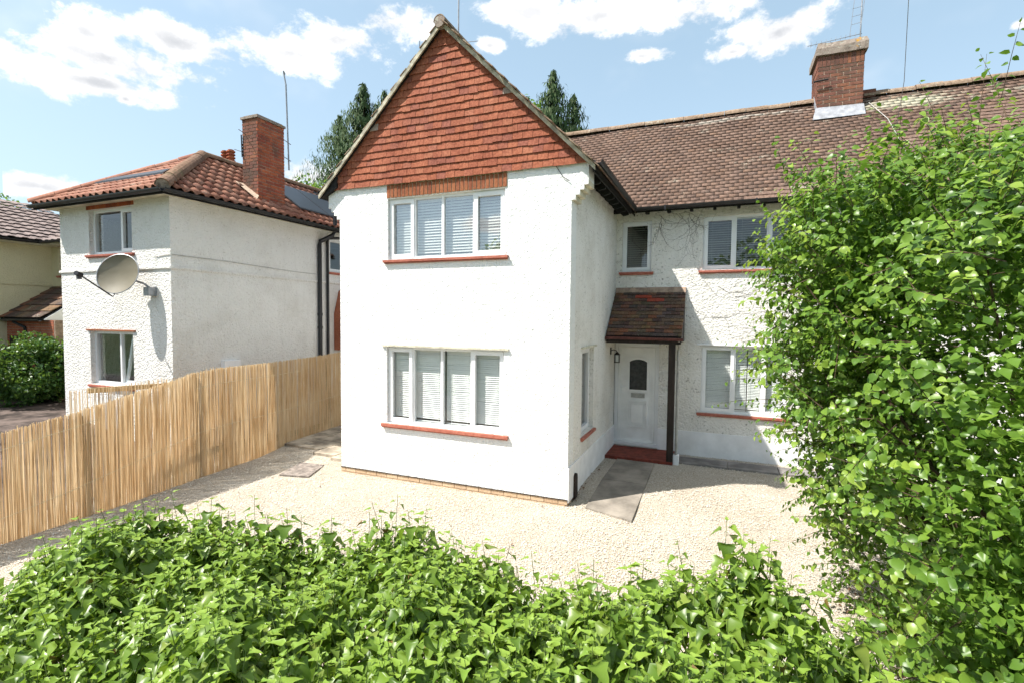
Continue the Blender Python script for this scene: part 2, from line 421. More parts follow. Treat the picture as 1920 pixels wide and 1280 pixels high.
class MB:
    def __init__(s): s.v = []; s.f = []
    def add(s, vs, fs):
        k = len(s.v); s.v += [tuple(p) for p in vs]; s.f += [tuple(i + k for i in f) for f in fs]; return s
    def box(s, x0, x1, y0, y1, z0, z1):
        x0, x1 = min(x0, x1), max(x0, x1); y0, y1 = min(y0, y1), max(y0, y1); z0, z1 = min(z0, z1), max(z0, z1)
        return s.add([(x0, y0, z0), (x1, y0, z0), (x1, y1, z0), (x0, y1, z0), (x0, y0, z1), (x1, y0, z1), (x1, y1, z1), (x0, y1, z1)],
                     [(3, 2, 1, 0), (4, 5, 6, 7), (0, 1, 5, 4), (1, 2, 6, 5), (2, 3, 7, 6), (3, 0, 4, 7)])
    def prism(s, poly, ext):
        n = len(poly); e = Vector(ext); P = [Vector(p) for p in poly]
        nrm = Vector((0, 0, 0))
        for i in range(n): nrm += P[i].cross(P[(i + 1) % n])
        if nrm.dot(e) > 0: P.reverse()
        return s.add(P + [p + e for p in P], [tuple(range(n)), tuple(range(2 * n - 1, n - 1, -1))] + [(i, i + n, (i + 1) % n + n, (i + 1) % n) for i in range(n)])
    def tube(s, pts, r, n=6):
        P = [Vector(p) for p in pts]; rs = r if isinstance(r, (list, tuple)) else [r] * len(P)
        k = len(s.v); ring = []
        for i, p in enumerate(P):
            d = (P[min(i + 1, len(P) - 1)] - P[max(i - 1, 0)]).normalized()
            a = d.orthogonal().normalized() if abs(d.z) > .99 else d.cross(Vector((0, 0, 1))).normalized()
            b = d.cross(a)
            s.v += [tuple(p + (a * math.cos(2 * math.pi * j / n) + b * math.sin(2 * math.pi * j / n)) * rs[i]) for j in range(n)]
        for i in range(len(P) - 1):
            for j in range(n):
                s.f.append((k + i * n + j, k + i * n + (j + 1) % n, k + (i + 1) * n + (j + 1) % n, k + (i + 1) * n + j))
        s.f.append(tuple(k + j for j in range(n))[::-1]); s.f.append(tuple(k + (len(P) - 1) * n + j for j in range(n)))
        return s
    def half_gutter(s, p0, p1, r, side, n=8, t=.006):
        """half-round gutter between two points; open to the top"""
        p0, p1 = Vector(p0), Vector(p1); side = Vector(side)
        prof = []
        for rr in (r, r - t):
            arc = [(math.cos(math.pi + math.pi * j / n) * rr, math.sin(math.pi + math.pi * j / n) * rr) for j in range(n + 1)]
            prof += arc if rr == r else arc[::-1]
        poly = [p0 + side * a + Vector((0, 0, b)) for a, b in prof]
        m = len(prof); s_k = len(s.v)
        s.v += [tuple(q) for q in poly] + [tuple(q + (p1 - p0)) for q in poly]
        for i in range(m): s.f.append((s_k + i, s_k + (i + 1) % m, s_k + m + (i + 1) % m, s_k + m + i))
        for i in range(n):
            for o in (0, m): s.f.append((s_k + o + i, s_k + o + i + 1, s_k + o + m - 2 - i, s_k + o + m - 1 - i))
        return s
    def build(s, name, mat, parent=None, smooth=False, kind=None):
        me = bpy.data.meshes.new(name); me.from_pydata(s.v, [], s.f); me.update()
        return link(name, me, mat, parent, smooth=smooth, kind=kind)


def link(name, me, mat, parent=None, M=None, smooth=False, kind=None):
    if mat is not None and not me.materials: me.materials.append(MT[mat] if isinstance(mat, str) else mat)
    if smooth: me.polygons.foreach_set('use_smooth', [True] * len(me.polygons))
    o = bpy.data.objects.new(name, me); COL.objects.link(o)
    M = M or Matrix.Identity(4)
    WORLD[o] = M
    o.matrix_basis = M
    if parent is not None:
        o.parent = parent; o.matrix_parent_inverse = WORLD[parent].inverted()
    if kind: o['kind'] = kind
    return o


def empty(name, loc, parent=None):
    o = bpy.data.objects.new(name, None); COL.objects.link(o); o.empty_display_size = .1
    M = Matrix.Translation(Vector(loc)); WORLD[o] = M; o.matrix_basis = M
    if parent is not None:
        o.parent = parent; o.matrix_parent_inverse = WORLD[parent].inverted()
    return o


def tag(o, label, cat, group=None):
    o['label'] = label; o['category'] = cat
    if group: o['group'] = group
    return o


def thing(name, loc, label, cat, group=None): return tag(empty(name, loc), label, cat, group)


def structure(o): o['kind'] = 'structure'; return o


def np_mesh(name, V, F):
    V = np.asarray(V, np.float32); F = np.asarray(F, np.int32)
    me = bpy.data.meshes.new(name)
    me.vertices.add(len(V)); me.vertices.foreach_set('co', V.ravel())
    k = F.shape[1]
    me.loops.add(F.size); me.loops.foreach_set('vertex_index', F.ravel())
    me.polygons.add(len(F)); me.polygons.foreach_set('loop_start', np.arange(0, F.size, k, dtype=np.int32))
    try: me.polygons.foreach_set('loop_total', np.full(len(F), k, np.int32))
    except Exception: pass
    me.update(calc_edges=True); me.validate()
    return me


_C, _F, _Rr, _U = (np.array(v) for v in (CAM, FWD, RGT, UPV))


def project(P):
    d = np.asarray(P) - _C
    z = d @ _F
    return 960 + FPX * (d @ _Rr) / np.maximum(z, .01), 640 - FPX * (d @ _U) / np.maximum(z, .01), z


def pieces(name, base, mats, mat, parent, limit=300, rest=None, thin=0, smooth=False, center=(0, 0, 0)):
    """base = (verts, faces of one size); mats = list of 4x4. The `limit` that show largest are parts of their own, the others one part."""
    if not len(mats): return []
    bv, bf = np.asarray(base[0], float), np.asarray(base[1], int)
    A = np.array([np.array(m) for m in mats])
    c = (A @ np.append(np.asarray(bv.mean(0)), 1))[:, :3]
    x, y, z = project(c)
    vis = (z > .2) & (x > -20) & (x < 1940) & (y > -20) & (y < 1300)
    score = np.where(vis, 1 / np.maximum(z, .2), 0)
    if thin:      # nearest in each cell of the picture
        key = (np.floor(x / thin) * 10000 + np.floor(y / thin)).astype(int)
        order = np.argsort(z); seen = set(); front = np.zeros(len(A), bool)
        for i in order:
            if vis[i] and key[i] not in seen: seen.add(key[i]); front[i] = True
        score = np.where(front, score, score * .001)
    idx = np.argsort(-score)
    one = idx[:limit]; many = idx[limit:]
    if len(many) and len(A) > limit: pass
    me = bpy.data.meshes.new(name); me.from_pydata([tuple(p) for p in bv], [], [tuple(int(i) for i in f) for f in bf]); me.update()
    out = []
    for i in one: out.append(link(name, me, mat, parent, Matrix(A[i].tolist()), smooth=smooth and not out))
    if len(many):
        H = np.concatenate([bv, np.ones((len(bv), 1))], 1)
        V = np.einsum('nij,kj->nki', A[many], H)[:, :, :3].reshape(-1, 3)
        Fm = (bf[None] + (np.arange(len(many)) * len(bv))[:, None, None]).reshape(-1, bf.shape[1])
        me2 = np_mesh(rest or name + 's', V, Fm)
        link(rest or name + 's', me2, mat, parent, smooth=smooth, kind='stuff')
    return out


def frameM(O, X, Y, Z): return Matrix(((X[0], Y[0], Z[0], O[0]), (X[1], Y[1], Z[1], O[1]), (X[2], Y[2], Z[2], O[2]), (0, 0, 0, 1)))


BOX = ([(0, 0, 0), (1, 0, 0), (1, 1, 0), (0, 1, 0), (0, 0, 1), (1, 0, 1), (1, 1, 1), (0, 1, 1)],
       [(3, 2, 1, 0), (4, 5, 6, 7), (0, 1, 5, 4), (1, 2, 6, 5), (2, 3, 7, 6), (3, 0, 4, 7)])


def tile_base(w, L, t, lift):
    return ([(0, 0, lift), (w, 0, lift), (w, L, 0), (0, L, 0), (0, 0, lift + t), (w, 0, lift + t), (w, L, t), (0, L, t)], BOX[1])


def tile_rows(O, U, V, N, width, length, tw, gauge, keep=None, jitter=.5, sag=None, fit=False):
    """matrices of tiles in broken bond over a slope; O lower-left corner"""
    O, U, V, N = Vector(O), Vector(U).normalized(), Vector(V).normalized(), Vector(N).normalized()
    out = []; r = 0; v = 0.
    while v < length - gauge * .4:
        u = -(tw * .5 if r % 2 else 0) + random.uniform(-.01, .01)
        while u < width:
            if keep is None or keep(u + tw / 2, v + gauge / 2):
                a = random.gauss(0, .012) * jitter; b = random.gauss(0, .012) * jitter
                X = (U + V * a + N * random.gauss(0, .012) * jitter).normalized(); Nn = (N + V * b).normalized(); Y = Nn.cross(X).normalized()
                p = O + U * (u + random.gauss(0, .002)) + V * (v + random.gauss(0, .004) * jitter) + N * random.uniform(0, .005) * jitter
                if sag: p += N * sag(u, v)
                Z_ = X.cross(Y)
                if fit:
                    a_, b_ = max(u, 0.), min(u + tw, width)
                    if b_ - a_ < .03: u += tw; continue
                    p += U * (a_ - u); X = X * ((b_ - a_) / tw)
                out.append(frameM(p, X, Y, Z_))
            u += tw
        r += 1; v += gauge
    return out


def bricks(O, U, V, N, width, height, proud=.006, bl=.225, bh=.075, gap=.010, depth=.05, start=0, soldier=False):
    """matrices (scaled unit boxes) of a brick face"""
    O, U, V, N = Vector(O), Vector(U).normalized(), Vector(V).normalized(), Vector(N).normalized()
    out = []; c = start; v = 0.
    while v < height - bh * .45:
        u = -(bl * .5 if c % 2 else 0)
        while u < width - .02:
            a, b = max(0, u), min(width, u + bl)
            if b - a > .03:
                h = min(bh, height - v) - gap
                X = U * (b - a - (gap if b < width else 0)); Y = V * h
                pr = proud + random.uniform(-.002, .003)
                Z = N * (depth + pr)
                p = O + U * a + V * (v + gap * .5) - N * depth
                out.append(frameM(p, X, Y, Z))
            u += bl
        c += 1; v += bh
    return out


def wall_holes(mb, mp, a0, a1, z0, z1, holes, t=.25):
    """a wall slab in (a, d, z) with openings; mp maps to world; d = 0 outer face"""
    As = sorted({a0, a1, *[h[0] for h in holes], *[h[1] for h in holes]}); Zs = sorted({z0, z1, *[h[2] for h in holes], *[h[3] for h in holes]})
    def solid(i, j):
        if i < 0 or j < 0 or i >= len(As) - 1 or j >= len(Zs) - 1: return False
        a, z = (As[i] + As[i + 1]) / 2, (Zs[j] + Zs[j + 1]) / 2
        return not any(h[0] < a < h[1] and h[2] < z < h[3] for h in holes)
    for i in range(len(As) - 1):
        for j in range(len(Zs) - 1):
            if not solid(i, j): continue
            x0, x1, y0, y1 = As[i], As[i + 1], Zs[j], Zs[j + 1]
            quad = lambda *p: mb.add([mp(*q) for q in p], [(0, 1, 2, 3)])
            quad((x0, 0, y0), (x1, 0, y0), (x1, 0, y1), (x0, 0, y1))
            quad((x1, t, y0), (x0, t, y0), (x0, t, y1), (x1, t, y1))
            if not solid(i - 1, j): quad((x0, t, y0), (x0, 0, y0), (x0, 0, y1), (x0, t, y1))
            if not solid(i + 1, j): quad((x1, 0, y0), (x1, t, y0), (x1, t, y1), (x1, 0, y1))
            if not solid(i, j - 1): quad((x0, t, y0), (x1, t, y0), (x1, 0, y0), (x0, 0, y0))
            if not solid(i, j + 1): quad((x0, 0, y1), (x1, 0, y1), (x1, t, y1), (x0, t, y1))


def face_map(kind, c):
    if kind == 'f': return lambda a, d, z: (a, c + d, z)          # faces the street (-y)
    if kind == 's': return lambda a, d, z: (c - d, a, z)          # faces +x
    raise ValueError


def mbox(mb, mp, a0, a1, d0, d1, z0, z1):
    p, q = mp(a0, d0, z0), mp(a1, d1, z1)
    return mb.box(p[0], q[0], p[1], q[1], p[2], q[2])


def window(parent, mp, a0, a1, z0, z1, splits, rec=.06, sill=None, hood=None, glass='glass', sill_over=.07, fw=.045, pw=.05, sill_h=.05, frame='upvc', sill_mat='sill'):
    """splits: list of (a_from, a_to, opens). A part of the house with frame, mullions, sashes, panes and sill."""
    w = empty('window', mp((a0 + a1) / 2, 0, z0), parent)
    f = MB()
    mbox(f, mp, a0, a1, rec, rec + .07, z0, z0 + fw); mbox(f, mp, a0, a1, rec, rec + .07, z1 - fw, z1)
    mbox(f, mp, a0, a0 + fw, rec, rec + .07, z0 + fw, z1 - fw); mbox(f, mp, a1 - fw, a1, rec, rec + .07, z0 + fw, z1 - fw)
    f.build('frame', frame, w)
    for i, (s0, s1, op) in enumerate(splits):
        l = s0 + (fw if i == 0 else pw / 2); r = s1 - (fw if i == len(splits) - 1 else pw / 2)
        b, tp = z0 + fw, z1 - fw
        if i: mbox(MB(), mp, s0 - pw / 2, s0 + pw / 2, rec + .003, rec + .067, b, tp).build('mullion', frame, w)
        if op:
            k = MB(); sw = .044; e = .016; o_ = .02
            L, Rr_, B, T = l - o_, r + o_, b - o_, tp + o_
            mbox(k, mp, L, Rr_, rec - e, rec + .04, B, B + sw + o_); mbox(k, mp, L, Rr_, rec - e, rec + .04, T - sw - o_, T)
            mbox(k, mp, L, L + sw + o_, rec - e, rec + .04, B + sw + o_, T - sw - o_); mbox(k, mp, Rr_ - sw - o_, Rr_, rec - e, rec + .04, B + sw + o_, T - sw - o_)
            k.build('sash', frame, w)
            l, r, b, tp = l + sw, r - sw, b + sw, tp - sw
        mbox(MB(), mp, l - .004, r + .004, rec + .028, rec + .036, b - .004, tp + .004).build('pane', glass, w)
    if sill:
        mb = MB()
        mbox(mb, mp, a0 - sill_over, a1 + sill_over, -.055, rec, z0 - sill_h, z0 - .012)
        mbox(mb, mp, a0 - sill_over + .012, a1 + sill_over - .012, -.035, rec - .004, z0 - sill_h - .022, z0 - sill_h)
        mb.build('sill', sill_mat, w)
    if hood:
        mbox(MB(), mp, a0 - .09, a1 + .09, -.035, rec, z1 + .004, z1 + .034).build('hood', hood, w)
    return w


def blind(mp, a0, a1, z0, z1, d, spacing, mat, label, tilt=35, tilt_jit=2, depth=.028, skew=0.):
    t = thing('venetian_blind', mp((a0 + a1) / 2, d, z0), label, 'blind', 'venetian blinds in the windows')
    hr = MB(); mbox(hr, mp, a0, a1, d - .02, d + .02, z1 - .028, z1).build('headrail', mat, t)
    n = int((z1 - z0 - .05) / spacing)
    o0, oa, od = Vector(mp(0, 0, 0)), Vector(mp(1, 0, 0)), Vector(mp(0, 1, 0))
    A, Dv = oa - o0, od - o0
    me = None
    for i in range(n):
        z = z1 - .04 - i * spacing
        th = R(tilt + random.gauss(0, tilt_jit))
        X = A * (a1 - a0); Y = (Dv * math.cos(th) + Vector((0, 0, 1)) * math.sin(th)) * depth
        Z = (Dv * -math.sin(th) + Vector((0, 0, 1)) * math.cos(th)) * .002
        p = Vector(mp(a0, d, z)) - Y * .5 + Vector((0, 0, random.gauss(0, .0012)))
        X = X + Vector((0, 0, skew * (a1 - a0)))
        if me is None:
            me = bpy.data.meshes.new('slat'); me.from_pydata(BOX[0], [], BOX[1]); me.update()
        link('slat', me, mat, t, frameM(p, X, Y, Z))
    br = MB(); mbox(br, mp, a0, a1, d - .014, d + .014, z0, z0 + .018).build('bottom_rail', mat, t)
    for a in (a0 + (a1 - a0) * .2, a0 + (a1 - a0) * .8):
        mbox(MB(), mp, a - .0015, a + .0015, d - .017, d - .0145, z0 + .01, z1 - .02).build('cord', mat, t)
    return t

# ------------------------------------------------------------------ ground
def sstep(x, a, b):
    t = np.clip((x - a) / (b - a), 0, 1); return t * t * (3 - 2 * t)


def gz(x, y): return .1 * sstep(np.asarray(y, float), -.15, 1.1)


def sheet(name, xs, ys, zf, mat):
    X, Y = np.meshgrid(xs, ys, indexing='ij'); Z = zf(X, Y)
    V = np.stack([X, Y, Z], -1).reshape(-1, 3); n, m = len(xs), len(ys)
    I = np.arange(n * m).reshape(n, m)
    F = np.stack([I[:-1, :-1], I[1:, :-1], I[1:, 1:], I[:-1, 1:]], -1).reshape(-1, 4)
    return structure(link(name, np_mesh(name, V, F), mat))


sheet('ground', [-600, -60, -20, 20, 60, 600], [-600, -60, -14, 20, 60, 600], lambda X, Y: X * 0 - .06, 'grass')
sheet('gravel_drive', np.linspace(-6.9, 9, 80), np.linspace(-5.9, 9, 90), lambda X, Y: gz(X, Y) + .006 * np.sin(X * 2.1 + Y) * np.sin(Y * 1.7) - .004, 'gravel')
sheet('pavement', np.linspace(-60, 60, 3), [-8.6, -5.905], lambda X, Y: X * 0 - .03, 'pavement')
kb = MB(); kb.box(-60, 60, -8.75, -8.603, -.16, -.028); structure(kb.build('kerb', 'slab_grey'))
sheet('road', np.linspace(-60, 60, 3), [-15, -8.753], lambda X, Y: X * 0 - .14 + .0, 'asphalt')
sheet('neighbour_drive', np.linspace(-24, -6.905, 40), np.linspace(-5.9, 1.6, 12), lambda X, Y: .5 * sstep(-X, 7.3, 11.5) - .01 + .012 * np.sin(X * 3.1) * np.sin(Y * 2.7), 'paving')

# paving slabs
def slab(name, pts, z0, z1, mat, label=None):
    mb = MB(); mb.prism([(p[0], p[1], z0) for p in pts], (0, 0, z1 - z0))
    return mb.build(name, mat)


path = empty('path', (.6, 1.2, 0)); path['kind'] = 'structure'
for pts in ([(.27, .03), (.99, -.2), (1.0, 1.16), (.27, 1.18)], [(.27, 1.192), (1.0, 1.172), (.98, 2.5), (.27, 2.53)]):
    mb = MB(); k = [(p[0], p[1], float(gz(0, p[1])) - .05) for p in pts]
    zt = [float(gz(0, p[1])) + .022 for p in pts]
    mb.add([(*p[:2], a) for p, a in zip(pts, [q[2] for q in k])] + [(*p, z) for p, z in zip(pts, zt)],
           [(3, 2, 1, 0), (4, 5, 6, 7), (0, 1, 5, 4), (1, 2, 6, 5), (2, 3, 7, 6), (3, 0, 4, 7)])
    mb.build('paving_slab', 'slab', path)
edge = empty('edge_path', (2.3, 3.1, .1)); edge['kind'] = 'structure'
for a, b in ((1.36, 2.25), (2.262, 3.1), (3.112, 4.0)):
    MB().box(a, b, 2.74, 3.2, .06, .128).build('paving_slab', 'slab_grey', edge)
pat = empty('patio', (-5.6, 2, 0)); pat['kind'] = 'structure'
xs = [-6.66, -6.08, -5.46, -4.9, -4.32]
for i in range(4):
    y = .62 + (.1 if i == 1 else -.12 * (i - 1))
    j = 0
    while y < 7.5:
        L = random.choice([.6, .75, .9, .6])
        MB().box(xs[i], xs[i + 1] - .012, y, y + L - .012, -.02, float(gz(0, y + .3)) + .018 + random.uniform(0, .006)).build('paving_slab', 'patio', pat)
        y += L; j += 1
cv = MB(); cv.prism([(-5.36, .1, .0), (-4.84, .14, .0), (-4.58, -.52, .0), (-5.14, -.64, .0)], (0, 0, .021))
cov = cv.build('drain_cover', 'cover'); tag(cov, 'dull brownish drain cover let into the gravel by the gable corner', 'drain cover')

# ------------------------------------------------------------------ the house
G, D = 4.30, 3.47
H = thing('semi_detached_house', (-2.15, 3.4, 0), 'white roughcast semi-detached house with red tile-hung gable and brown tiled main roof', 'house')
F0, S0, M0 = face_map('f', 0.), face_map('s', 0.), face_map('f', D)
UW = (-3.262, -1.07, 3.819, 4.852)      # upper gable window
LW = (-3.291, -1.067, 1.0, 2.328)
SW = (.75, 1.57, .905, 2.345)
DW = (.0, .916, .215, 2.33)
mw1 = (.116, .716, 3.819, 4.854)
mw2 = (1.705, 3.43, 3.817, 4.865)
mw3 = (1.732, 3.28, 1.0, 2.33)

w = MB(); wall_holes(w, F0, -G, 0, .105, 5.12, [UW, LW], .28); w.build('front_wall', 'front', H)
w = MB(); wall_holes(w, S0, .281, D, .1, 5.32, [SW], .28); w.build('side_wall', 'aged', H)
w = MB(); wall_holes(w, M0, .0, 11, .1, 5.25, [DW, mw1, mw2, mw3], .28); w.build('main_wall', 'aged', H)
w = MB(); w.box(-G, -G + .28, .281, 7.7, .05, 5.2); w.build('side_wall', 'front', H)
w = MB(); w.box(-G, 11, 7.42, 7.7, .05, 5.2); w.build('back_wall', 'aged', H)
w = MB(); w.box(10.72, 11, D + .285, 7.415, .05, 5.2); w.build('side_wall', 'aged', H)
# rooms behind the windows
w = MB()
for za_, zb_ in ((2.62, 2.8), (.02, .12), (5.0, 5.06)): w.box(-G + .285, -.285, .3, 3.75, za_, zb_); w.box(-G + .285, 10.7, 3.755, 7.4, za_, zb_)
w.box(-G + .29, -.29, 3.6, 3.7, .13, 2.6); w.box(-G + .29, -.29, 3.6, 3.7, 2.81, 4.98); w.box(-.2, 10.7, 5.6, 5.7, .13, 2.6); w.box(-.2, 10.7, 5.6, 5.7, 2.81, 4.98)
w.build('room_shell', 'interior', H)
# plinth bands
w = MB(); w.box(0, .016, .0, D - .0, .06, .59); w.build('plinth', 'plinth', H)
w = MB(); w.box(DW[1] + .002, 11, D - .016, D, .06, .59); w.build('plinth', 'plinth', H)
# buff brick footing below the render, damp-proof line
base = empty('brick_footing', (-2, 0, 0), H)
MB().box(-G + .02, -.012, .02, .25, -.08, .1).build('mortar', 'mortar_pale', base)
ms = bricks((-G - .004, .012, -.055), (1, 0, 0), (0, 0, 1), (0, -1, 0), G - .004, .15, .012, depth=.06)
ms += bricks((-.006, .03, -.055), (0, 1, 0), (0, 0, 1), (1, 0, 0), 1.1, .15, .006, depth=.05)
pieces('brick', BOX, ms, 'basebrick', base)
MB().box(-G - .004, .004, -.012, .02, .094, .104).build('damp_course', 'darkwood', H)
MB().box(.0, .02, .2, D - .9, .045, .062).build('damp_course', 'maroon', H)
# stepped corbels carrying the gable eaves
for sx, x0 in ((1, 0.), (-1, -G)):
    cb = empty('corbel', (x0, .1, 4.6), H)
    for i in range(4):
        o = (i + 1) * .0625
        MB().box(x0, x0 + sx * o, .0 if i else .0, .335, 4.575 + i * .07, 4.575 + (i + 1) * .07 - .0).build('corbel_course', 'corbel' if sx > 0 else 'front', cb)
        MB().box(x0, x0 + sx * o, -.003, -.0005, 4.575 + i * .07, 4.575 + (i + 1) * .07).build('corbel_face', 'front', cb)
    MB().box(x0, x0 + sx * .25, -.0, .335, 4.855, 5.12).build('corbel_block', 'front', cb)

# gable roof -----------------------------------------------------------------
GX = -G / 2; ZA = 7.555; TG = 1.0


def zg(x): return ZA - abs(x - GX) * TG


tri = MB(); tri.prism([(-G - .25, 0.0, 5.121), (.25, 0.0, 5.121), (GX, 0.0, 7.53)], (0, .2, 0)); tri.build('gable_backing', 'mortar_dark', H)
hung = empty('tile_hanging', (GX, 0, 5.1), H)
GA, TW = .1165, .166


def clip(poly, a, b, c):
    """keep a*x+b*z <= c"""
    out = []
    for i in range(len(poly)):
        p, q = poly[i], poly[(i + 1) % len(poly)]
        dp, dq = a * p[0] + b * p[1] - c, a * q[0] + b * q[1] - c
        if dp <= 0: out.append(p)
        if dp * dq < 0:
            t = dp / (dp - dq); out.append((p[0] + t * (q[0] - p[0]), p[1] + t * (q[1] - p[1])))
    return out


r = 0; z = 5.085
full = None
while z < 7.5:
    x = GX - 2.6 + (TW / 2 if r % 2 else 0)
    x += random.uniform(-.01, .01)
    rowdz = random.gauss(0, .004)
    while x < GX + 2.6:
        zz = z + rowdz + random.gauss(0, .003)
        poly = [(x + .002, zz), (x + TW - .003, zz + random.gauss(0, .003)), (x + TW - .003, z + GA + .028), (x + .002, z + GA + .028)]
        p2 = clip(clip(poly, 1.0, 1.0, GX + 7.535), -1.0, 1.0, -GX + 7.535)
        if len(p2) >= 3:
            area = abs(sum(p2[i][0] * p2[(i + 1) % len(p2)][1] - p2[(i + 1) % len(p2)][0] * p2[i][1] for i in range(len(p2)))) / 2
            if area > .0012:
                k = random.uniform(0, .006)
                yb = lambda zq: -.012 - k - .021 * max(0, 1 - (zq - z) / (GA + .028))
                mb = MB(); n = len(p2)
                mb.add([(a, yb(b) - .013, b) for a, b in p2] + [(a, yb(b), b) for a, b in p2],
                       [tuple(range(n)), tuple(range(2 * n - 1, n - 1, -1))] + [(i, i + n, (i + 1) % n + n, (i + 1) % n) for i in range(n)])
                cx, cz = x + TW / 2, z + GA / 2
                odd = (abs(cx - (-3.47)) < .09 and abs(cz - 6.08) < .06) or (abs(cx + 1.06) < .12 and abs(cz - 6.33) < .06)
                mb.build('tile', 'hung_odd' if odd else 'hung', hung)
        x += TW
    r += 1; z += GA

groof = empty('gable_roof', (GX, 3, 5.1), H)
for sx in (-1, 1):
    xe = GX + sx * 2.52
    mb = MB(); mb.prism([(GX, -.1, ZA - .03), (xe, -.1, zg(xe) - .03), (xe, -.1, zg(xe) - .085), (GX, -.1, ZA - .085)], (0, 7.9, 0)); mb.build('roof_deck', 'rafter', groof)
    # mortar-coloured verge boards
    mb = MB(); mb.prism([(GX, -.128, ZA - .018), (xe, -.128, zg(xe) - .018), (xe + sx * .0, -.128, zg(xe) - .092), (GX, -.128, ZA - .105)], (0, .026, 0)); mb.build('verge_board', 'verge', groof)
    U = (0, 1, 0) if sx > 0 else (0, 1, 0)
    V = Vector((-sx, 0, 1)).normalized(); N = Vector((sx, 0, 1)).normalized()
    O = Vector((xe + sx * .05, -.15, zg(xe) - .05 - .02))
    Lr = 2.57 * math.sqrt(2)
    if sx > 0:
        ms = tile_rows(O, (0, 1, 0), V, N, 7.9, Lr, .19, .135)
        ms = [m @ Matrix(((0, 0, 0, 0),) * 4) if False else m for m in ms]
        pieces('tile', tile_base(.186, .165, .013, .016), [m for m in ms if m[1][3] < -.05], 'ridge', groof, 60)
        pieces('tile', tile_base(.186, .165, .013, .016), [m for m in ms if m[1][3] >= -.05 and not (m[1][3] > 3.1 + (m[2][3] - 5.08) + .25)], 'roof', groof, 0, 'roof_tiles')
    else:
        O2 = O + Vector((0, 7.9, 0))
        ms = tile_rows(O2, (0, -1, 0), V, N, 7.9, Lr, .19, .135)
        pieces('tile', tile_base(.186, .165, .013, .016), [m for m in ms if .0 <= m[1][3] < .16], 'ridge', groof, 60)
        pieces('tile', tile_base(.186, .165, .013, .016), [m for m in ms if m[1][3] >= .16], 'roof', groof, 0, 'roof_tiles')


def half_round(r0, L, n=10, t=.014):
    """half-round tile along +y, arch up"""
    v = []; f = []
    for y in (0, L):
        for rr in (r0, r0 - t):
            v += [(math.cos(math.pi * i / n) * rr, y, math.sin(math.pi * i / n) * rr * 1.02) for i in range(n + 1)]
    m = n + 1
    for i in range(n):
        f += [(i, i + 1, 2 * m + i + 1, 2 * m + i), (m + i + 1, m + i, 3 * m + i, 3 * m + i + 1), (i + 1, i, m + i, m + i + 1), (2 * m + i, 2 * m + i + 1, 3 * m + i + 1, 3 * m + i)]
    return v, f


ms = [frameM((GX + random.gauss(0, .004), -.17 + i * .45, ZA - .055 + random.gauss(0, .004)), (1, 0, 0), (0, 1, 0), (0, 0, 1)) for i in range(13)]
pieces('ridge_tile', half_round(.105, .44), ms, 'ridge', groof)
MB().tube([(GX, -.17, ZA - .06), (GX, -.08, ZA - .06)], .09, 12).build('ridge_mortar', 'cap', groof)

# gable eaves on the door side: gutter, fascia, rafter feet, soffit boards
mb = MB(); mb.half_gutter((.415, -.14, 5.085), (.415, 3.0, 5.065), .062, (1, 0, 0)); mb.build('gutter', 'black', H)
mb = MB(); mb.box(.33, .352, -.09, 3.05, 4.93, 5.08); mb.build('fascia', 'rafter', H)
for i in range(8):
    y = .42 + i * .36
    mb = MB(); mb.prism([(.0, y, 5.28), (.325, y, 4.985), (.325, y, 4.90), (.22, y, 4.88), (.0, y, 5.06)], (0, .05, 0)); mb.build('rafter_foot', 'rafter', H)
mb = MB(); mb.prism([(.0, .34, 5.36), (.33, .34, 5.03), (.33, .34, 5.01), (.0, .34, 5.34)], (0, 3.1, 0)); mb.build('soffit_board', 'rafter', H)
mb = MB(); mb.half_gutter((-G - .415, -.14, 5.085), (-G - .415, 7.6, 5.065), .062, (1, 0, 0)); mb.build('gutter', 'black', H)
mb = MB(); mb.prism([(-G - .33, -.08, 5.03), (-G, -.08, 5.32), (-G, -.08, 5.12), (-G - .33, -.08, 4.97)], (0, 7.7, 0)); mb.build('soffit_board', 'rafter', H)

# main roof ------------------------------------------------------------------
mroof = empty('main_roof', (5, 5.5, 5.1), H)
YE, ZE, YR = 3.09, 5.07, 5.60


def zm(y): return ZE + (y - YE) * .992


mb = MB(); mb.prism([(-1.5, YE, ZE - .05), (-1.5, YR, zm(YR) - .05), (-1.5, YR + 2.5, ZE - .05), (-1.5, YR + 2.5, ZE - .12), (-1.5, YR, zm(YR) - .12), (-1.5, YE, ZE - .12)], (12.7, 0, 0)); mb.build('roof_deck', 'rafter', mroof)
V = Vector((0, 1, .992)).normalized(); N = Vector((0, -.992, 1)).normalized()
SL = (YR - YE) * math.sqrt(1 + .992 ** 2)


def keep_main(u, v):
    y = YE + v / math.sqrt(1 + .992 ** 2)
    x = -2.3 + u
    return x > GX + (ZA - zm(y)) / TG - .12 and not (3.86 < x < 4.6 and y > 5.28)


